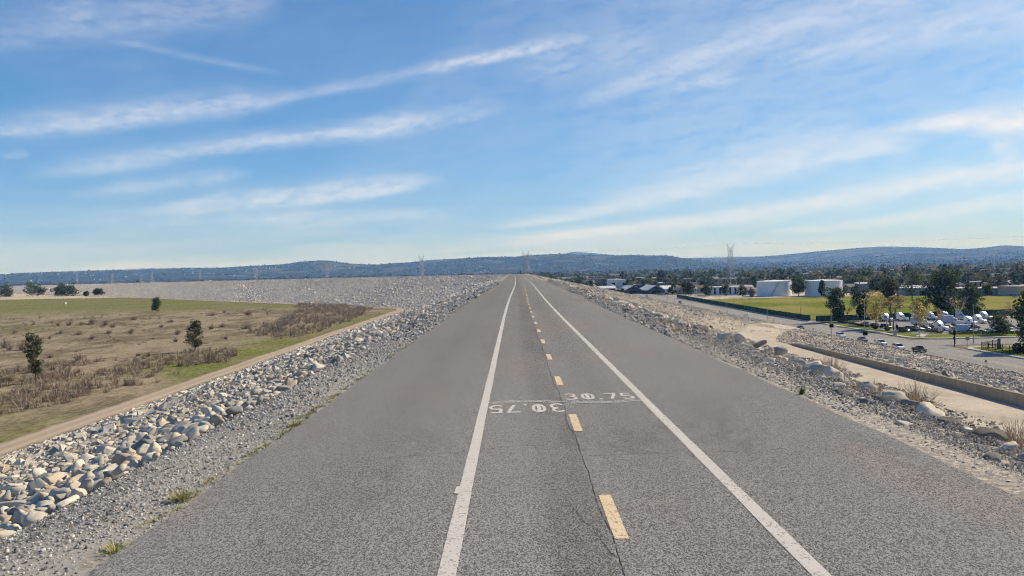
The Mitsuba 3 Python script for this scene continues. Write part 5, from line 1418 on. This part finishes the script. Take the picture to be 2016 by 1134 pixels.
car('pickup_truck', 'black pickup truck on the street, nearest vehicle', 107.0, 199.6, 180, 'paint_black', 'pickup', 0.86, 'pickup truck')
car('car', 'white car on the street beside the tallest pole', 106.6, 219.2, 180, 'paint_car_white', 'sedan')
car('car', 'white car half hidden by the slope, between the pickup and the tallest pole', 105.0, 206.4, 180, 'paint_car_white', 'suv')
car('car', 'grey car hidden but for its roof behind the tallest pole', 105.8, 229.5, 180, 'paint_grey', 'sedan')
car('car', 'white car beside the left traffic signal, half hidden by the slope', 105.2, 243.4, 180, 'paint_car_white', 'suv')
car('car', 'dark car where the sandy ramp meets the street', 104.9, 277.0, 180, 'paint_black', 'sedan')
car('pickup_truck', 'loaded tan pickup truck far along the street', 106.0, 484, 180, 'paint_tan', 'pickup', 1.0, 'pickup truck')
car('car', 'white car on the street far before the bend of the fence', 106.2, 346, 180, 'paint_car_white', 'sedan')
car('car', 'grey car farthest along the street near the sheds', 106.0, 606, 180, 'paint_silver', 'suv')
for i, (x, y, yaw, p_, kd, l) in enumerate([(135.1, 289.5, 200, 'paint_grey', 'sedan', 'grey car in the car park nearest the yellow tree'), (132.6, 276.6, 200, 'paint_black', 'suv', 'black car in the car park behind the lawn pole'), (134.7, 273.4, 200, 'paint_black', 'suv', 'second black car in the car park behind the lawn pole'), (133.2, 258.5, 205, 'paint_black', 'suv', 'black car beside the round lawn shrub nearest the footpath'), (137.6, 261.6, 205, 'paint_grey', 'suv', 'dark grey car left of the clipped hedge'),
        (155.0, 262, 215, 'paint_grey', 'suv', 'grey car behind the white delivery van'), (159.0, 261, 120, 'paint_black', 'pickup', 'black pickup parked broadside behind the low sedans'), (148.6, 246.6, 110, 'paint_grey', 'sedan', 'low grey sedan just behind the hedge'), (152.4, 246.0, 222, 'paint_silver', 'sedan', 'silver sedan behind the hedge, left of a white one'), (156.2, 247, 222, 'paint_car_white', 'sedan', 'white sedan behind the hedge under the bushy tree'),
        (158.6, 246.6, 222, 'paint_silver', 'sedan', 'silver sedan at the right end of the hedge'), (161.4, 247, 222, 'paint_car_white', 'sedan', 'white sedan farthest right in the car park'), (141.0, 263.5, 205, 'paint_car_white', 'sedan', 'white car low behind the bare twigs of the lawn tree')]):
    car('parked_pickup' if kd == 'pickup' else 'parked_car', l, x, y, yaw, p_, kd, 0.88)
rp = np.random.default_rng(44)
for i in range(12):
    x, y = [(142 + 2.9 * i, 266 + 0.8 * (i % 2)), (166 + 3.0 * (i - 6), 259 + 0.5 * (i % 3))][i > 5]
    k = car('parked_car', 'small car in the packed rows in the middle of the car park', x, y, 200 + 10 * (i % 3), ['paint_blue', 'paint_car_white', 'paint_black', 'paint_silver', 'paint_red', 'paint_grey'][rp.integers(0, 6)], ['sedan', 'suv'][i % 2], 0.86)
    labels[k]['group'] = 'cars packed in the middle of the car park'
for i in range(26):
    x, y = [(rp.uniform(120, 150), rp.uniform(655, 672)), (rp.uniform(300, 345), rp.uniform(470, 492)), (rp.uniform(180, 240), rp.uniform(635, 655))][i % 3]
    k = car('distant_car', ['car parked before the long sheds', 'car parked before the long pale building at the right edge', 'car parked beside the white tanks'][i % 3], x, y, rp.uniform(0, 360), ['paint_car_white', 'paint_silver', 'paint_black', 'paint_blue', 'paint_grey'][rp.integers(0, 5)], 'sedan', 0.95)
    labels[k]['group'] = ['cars before the sheds', 'cars before the pale building', 'cars beside the tanks'][i % 3]


def truck(label, x, y, yaw, cargo=None, cabpaint='paint_car_white', s=0.86, name='truck_tractor', sleeper=True):
    """A conventional truck: chassis, bonnet, cab, sleeper with a roof fairing, wheels; or with a cargo box."""
    k = thing(name, label, 'truck')
    ca, sa = math.cos(math.radians(yaw)), math.sin(math.radians(yaw))
    def P(v):
        v = np.asarray(v, float) * s
        return np.column_stack([x - sa * v[:, 0] - ca * v[:, 1], y + ca * v[:, 0] - sa * v[:, 1], Z0 + 0.04 + v[:, 2]])
    def hull(pts, n, bs):
        m = trimesh.convex.convex_hull(np.array(pts, float)); put(n, (P(m.vertices), m.faces), bs, k)
    def bx(a, b): return [(p, q, r) for p in (a[0], b[0]) for q in (a[1], b[1]) for r in (a[2], b[2])]
    hull(bx((-3.6 if not cargo else -5.2, -.5, .65), (2.8, .5, .95)), 'chassis', 'rubber')
    hull(bx((1.0, -1.05, .75), (2.5, 1.05, 1.75)) + [(3.1, -.85, .7), (3.1, .85, .7), (3.05, -.85, 1.45), (3.05, .85, 1.45)], 'bonnet', cabpaint)
    hull(bx((3.06, -.62, .75), (3.14, .62, 1.4)), 'grille', 'chrome'); hull(bx((2.9, -1.1, .45), (3.25, 1.1, .72)), 'bumper', cabpaint)
    hull(bx((-.3, -1.1, .8), (1.05, 1.1, 2.0)) + [(.55, -1.0, 2.85), (.55, 1.0, 2.85), (-.3, -1.0, 2.95), (-.3, 1.0, 2.95)], 'cab', cabpaint)
    hull([(1.10, -.95, 1.85), (1.10, .95, 1.85), (.66, -.88, 2.68), (.66, .88, 2.68), (1.0, -.95, 1.85), (1.0, .95, 1.85), (.56, -.88, 2.68), (.56, .88, 2.68)], 'windscreen', 'car_glass')
    for sy in (-1, 1): hull(bx((-.1, sy * 1.06, 1.85), (.6, sy * 1.13, 2.5)), 'side_window', 'car_glass')
    if sleeper: hull(bx((-1.9, -1.15, .8), (-.3, 1.15, 2.9)) + [(-1.9, -1.05, 3.85), (-1.9, 1.05, 3.85), (-.6, -1.0, 3.8), (-.6, 1.0, 3.8), (.45, -.85, 2.95), (.45, .85, 2.95)], 'sleeper', cabpaint)
    if cargo: hull(bx((-5.4, -1.25, 1.1), (-.45, 1.25, 3.75)), 'cargo_box', cargo); hull(bx((-5.42, -1.27, 3.75), (-.43, 1.27, 3.83)), 'box_roof', 'roof_white')
    for ax in ((2.1, 1), (-2.2, 2), (-3.3, 2)) if not cargo else ((2.1, 1), (-3.6, 2)):
        for sy in (-1, 1):
            wk = MB().tube(P([(ax[0], sy * .7, .52), (ax[0], sy * 1.12, .52)]), .5 * s, 12).build('wheel', 'rubber', k)
            MB().tube(P([(ax[0], sy * 1.1, .52), (ax[0], sy * 1.14, .52)]), .28 * s, 10).build('rim', 'chrome', wk)
    for sy in (-1, 1):
        MB().tube(P([(-.2, sy * 1.0, .62), (.9, sy * 1.0, .62)]), .3 * s, 10).build('fuel_tank', 'chrome', k); hull(bx((2.95, sy * .82 - .18, 1.0), (3.1, sy * .82 + .18, 1.2)), 'headlight', 'lamp_glass'); hull(bx((.9, sy * 1.25, 1.9), (1.0, sy * 1.42, 2.5)), 'mirror', 'signal_black')


truck('white truck tractor at the front of the car park, beside the hedge', 146.5, 259.5, 205)
truck('white box truck at the left of the car park behind the lawn pole', 151.0, 277.5, 235, 'cargo_white', name='box_truck', sleeper=False)
truck('light blue box truck in the middle of the car park', 163.0, 279.5, 235, 'cargo_blue', name='box_truck', sleeper=False, s=0.95)
truck('white truck tractor seen behind the light blue box truck', 177.5, 311, 225)
truck('white truck tractor right of the light blue box truck', 168.0, 278.5, 205)
truck('white truck tractor second right of the light blue box truck', 175.5, 285, 205)
truck('white truck tractor farthest right in the row of trucks', 189, 303, 205)
truck('white truck tractor under the bushy tree behind the silver sedan', 160.6, 251.5, 210)
truck('pale blue delivery truck with its box towards the hedge', 146.0, 250.0, 60, 'cargo_blue', 'paint_silver', name='delivery_truck', sleeper=False, s=0.72)
for i in range(6): truck('white truck tractor parked at the back of the car park by the green fence', 150 + i * 6.5, 304 + i * 0.9, 200 + 8 * (i % 3)); labels[list(labels)[-1]]['group'] = 'trucks along the green fence'

# ------------------------------------------------------------------ a walker at the far end of the path
def walker(x, y, z):
    k = thing('person', 'tiny dark clothed person walking at the far end of the path', 'person')
    J = dict(hip=(0, 0, .95, .15), chest=(0, 0, 1.35, .17), neck=(0, 0, 1.5, .06), head=(0, .02, 1.65, .11), lk=(-.1, .12, .5, .075), lf=(-.1, .02, .07, .05), lt=(-.1, .2, .05, .04), rk=(.1, -.05, .5, .075), rf=(.1, -.3, .1, .05), rt=(.1, -.14, .05, .04), lh=(-.1, 0, .9, .1), rh=(.1, 0, .9, .1), ls=(-.2, 0, 1.42, .065), le=(-.27, -.08, 1.14, .05), lw=(-.26, .02, .9, .04), rs=(.2, 0, 1.42, .065), re=(.27, -.02, 1.14, .05), rw=(.27, .14, .93, .04))
    sph = lambda j: [manifold3d.Manifold.sphere(J[j][3], 14).translate(J[j][:3])]
    bones = [('hip', 'chest'), ('chest', 'neck'), ('neck', 'head'), ('lh', 'lk'), ('lk', 'lf'), ('lf', 'lt'), ('rh', 'rk'), ('rk', 'rf'), ('rf', 'rt'), ('hip', 'lh'), ('hip', 'rh'), ('chest', 'ls'), ('chest', 'rs'), ('ls', 'le'), ('le', 'lw'), ('rs', 're'), ('re', 'rw')]
    body = manifold3d.Manifold.batch_boolean([manifold3d.Manifold.batch_hull(sph(a) + sph(b)) for a, b in bones], manifold3d.OpType.Add).translate((x, y, z))
    put('body', body, 'dark_cloth', k, True)
    put('face', manifold3d.Manifold.sphere(.085, 12).translate((x, y - .05, z + 1.64)), 'skin', k, True)


walker(2.6, 338, 0.0)

# ------------------------------------------------------------------ hills
RIDGES = {
    'near': (7600, 5200, [(-49.28, .61), (-42.73, .47), (-34.45, .42), (-33.37, .52), (-31.71, .55), (-29.41, .58), (-27.3, .6), (-25.74, .64), (-23.17, .67), (-21.51, .64), (-19.12, .74), (-17.01, .81), (-15.94, .97), (-14.13, 1.05), (-12.3, .76), (-10.44, .64), (-9.31, .74), (-7.79, .78), (-6.26, .94), (-4.34, .98), (-2.41, 1.06), (-.09, 1.01), (1.07, 1.1), (3.39, 1.16), (5.69, 1.03), (7.97, .9), (10.61, .84), (11.91, .76), (13.01, .47), (14.64, .32), (16.43, .13), (18.19, .13), (21.6, .12), (27.95, .1), (34.05, .17), (45.02, 0.0)], 'nearer wooded hills with scattered houses'),
    'mid': (9400, 7800, [(17, -.1), (20.93, .17), (24.22, .3), (26.74, .48), (28.85, .62), (31.44, .6), (34.06, .58), (45.02, .4)], 'dark middle ridge at right'),
    'far': (12500, 9800, [(6, .3), (9.1, .49), (12.46, .64), (14.65, .62), (18.2, .6), (20.27, .73), (22.28, .89), (24.55, 1.03), (26.13, 1.08), (28.85, .92), (30.88, .75), (31.72, .79), (33.1, .94), (34.06, .81), (38.64, 1.09), (45.02, .54)], 'pale far ridge at right'),
    'last': (14600, 13400, [(-.5, .2), (1.83, .73), (3.0, 1.02), (3.96, 1.19), (4.54, 1.33), (5.31, 1.25), (6.84, 1.08), (8.73, .8), (10.5, .3)], 'faint farthest peak beyond the near hills')}
rh = np.random.default_rng(23)
hill_pts = []
for nm, (rp_, rb, tab, l) in RIDGES.items():
    tab = np.array(tab); A = np.arange(tab[0, 0], tab[-1, 0], 0.16 if nm == 'near' else 0.2); el = np.interp(A, tab[:, 0], tab[:, 1])
    ker = np.array([1, 2, 3, 2, 1]) / 9; el = np.convolve(np.pad(el, 2, 'edge'), ker, 'valid')
    rr_ = np.concatenate([np.linspace(rb, rp_, 26), np.linspace(rp_, rp_ * 1.12, 6)[1:]])
    top = np.tan(np.radians(el)) * rp_ + EYE - PLAIN
    u = np.clip((rr_ - rb) / (rp_ - rb), 0, 1); prof = np.where(rr_ <= rp_, u ** 1.25 * (1.25 - 0.25 * u), 1 - ((rr_ - rp_) / (rp_ * .12)) * .6)
    Xh, Yh = np.sin(np.radians(A))[:, None] * rr_[None], np.cos(np.radians(A))[:, None] * rr_[None]
    g1 = nfbm(np.stack([Xh / 900, Yh / 900, 0 * Xh], -1), 5, 3) - 0.5; g2 = nfbm(np.stack([Xh / 260, Yh / 260, 0 * Xh], -1), 3, 8) - 0.5
    Zh = PLAIN - 4 + (top[:, None] + 4) * prof[None] * (1 + (1.1 * g1 + 0.16 * g2) * np.clip(4.2 * u * (1 - u), 0.05, 1)[None])
    Zh[:, 0] = PLAIN - 12
    k = put('hills', (np.stack([Xh, Yh, Zh], -1).reshape(-1, 3), grid_faces(len(A), len(rr_))), 'hill', smooth=True); tell(k, l, kind='structure')
    if nm in ('near', 'mid'):
        i = rh.integers(0, len(A), 4200 if nm == 'near' else 900); j = (rh.uniform(0, 1, len(i)) ** 0.8 * 26).astype(int).clip(1, 26)
        hill_pts.append(np.column_stack([Xh[i, j] + rh.uniform(-12, 12, len(i)), Yh[i, j] + rh.uniform(-40, 40, len(i)), Zh[i, j]]))
hp = np.vstack(hill_pts); n = len(hp)
a = rh.normal(size=(n, 3)); a /= np.linalg.norm(a, axis=1, keepdims=True); b = np.cross(a, rh.normal(size=(n, 3))); b /= np.linalg.norm(b, axis=1, keepdims=True); sz = rh.uniform(4, 9, (n, 1))
v = np.stack([hp - a * sz + [0, 0, 3], hp + b * sz + [0, 0, 3], hp + a * sz + [0, 0, 3], hp - b * sz + [0, 0, 3]], 1).reshape(-1, 3); f = (np.array([[0, 1, 2], [0, 2, 3]])[None] + (np.arange(n) * 4)[:, None, None]).reshape(-1, 3)
tell(put('hillside_trees', (v, f), 'vertex', None, False, np.repeat(np.array(GREEN)[rh.integers(0, 4, n)] * rh.uniform(.7, 1.1, (n, 1)), 4, 0)), 'scattered dark trees on the hillsides', 'trees', kind='stuff')
mbh = MB()
for p in hp[rh.choice(4200, 420, replace=False)]:
    if p[2] > 110 or rh.uniform() < 0.25: continue
    w = rh.uniform(8, 16); mbh.box((-w / 2, -5, -3), (w / 2, 5, rh.uniform(4, 7)), np.array([(.66, .64, .60), (.5, .45, .38), (.56, .55, .54)][rh.integers(0, 3)]), placed(rh.uniform(-.6, .6), p))
mbh.box((-60, -12, -4), (60, 12, 16), (.72, .72, .72), placed(0.2, (5050, 8060, 30)))
tell(mbh.build('hillside_houses', 'vertex'), 'pale houses dotted over the hillsides', 'buildings', kind='stuff')

# ------------------------------------------------------------------ air
scene['air'] = {'type': 'homogeneous', 'albedo': {'type': 'rgb', 'value': [0.93, 0.955, 0.98]}, 'sigma_t': {'type': 'rgb', 'value': [1.7e-5, 3.7e-5, 8.8e-5]}}
scene['haze'] = {'type': 'cube', 'to_world': T().translate([0, 6500, 172]).scale([16000, 9500, 228]), 'bsdf': {'type': 'null'}, 'interior': {'type': 'ref', 'id': 'air'}}
labels['haze'] = {'label': 'thin blue haze over the plain and hills', 'category': 'haze', 'kind': 'stuff'}
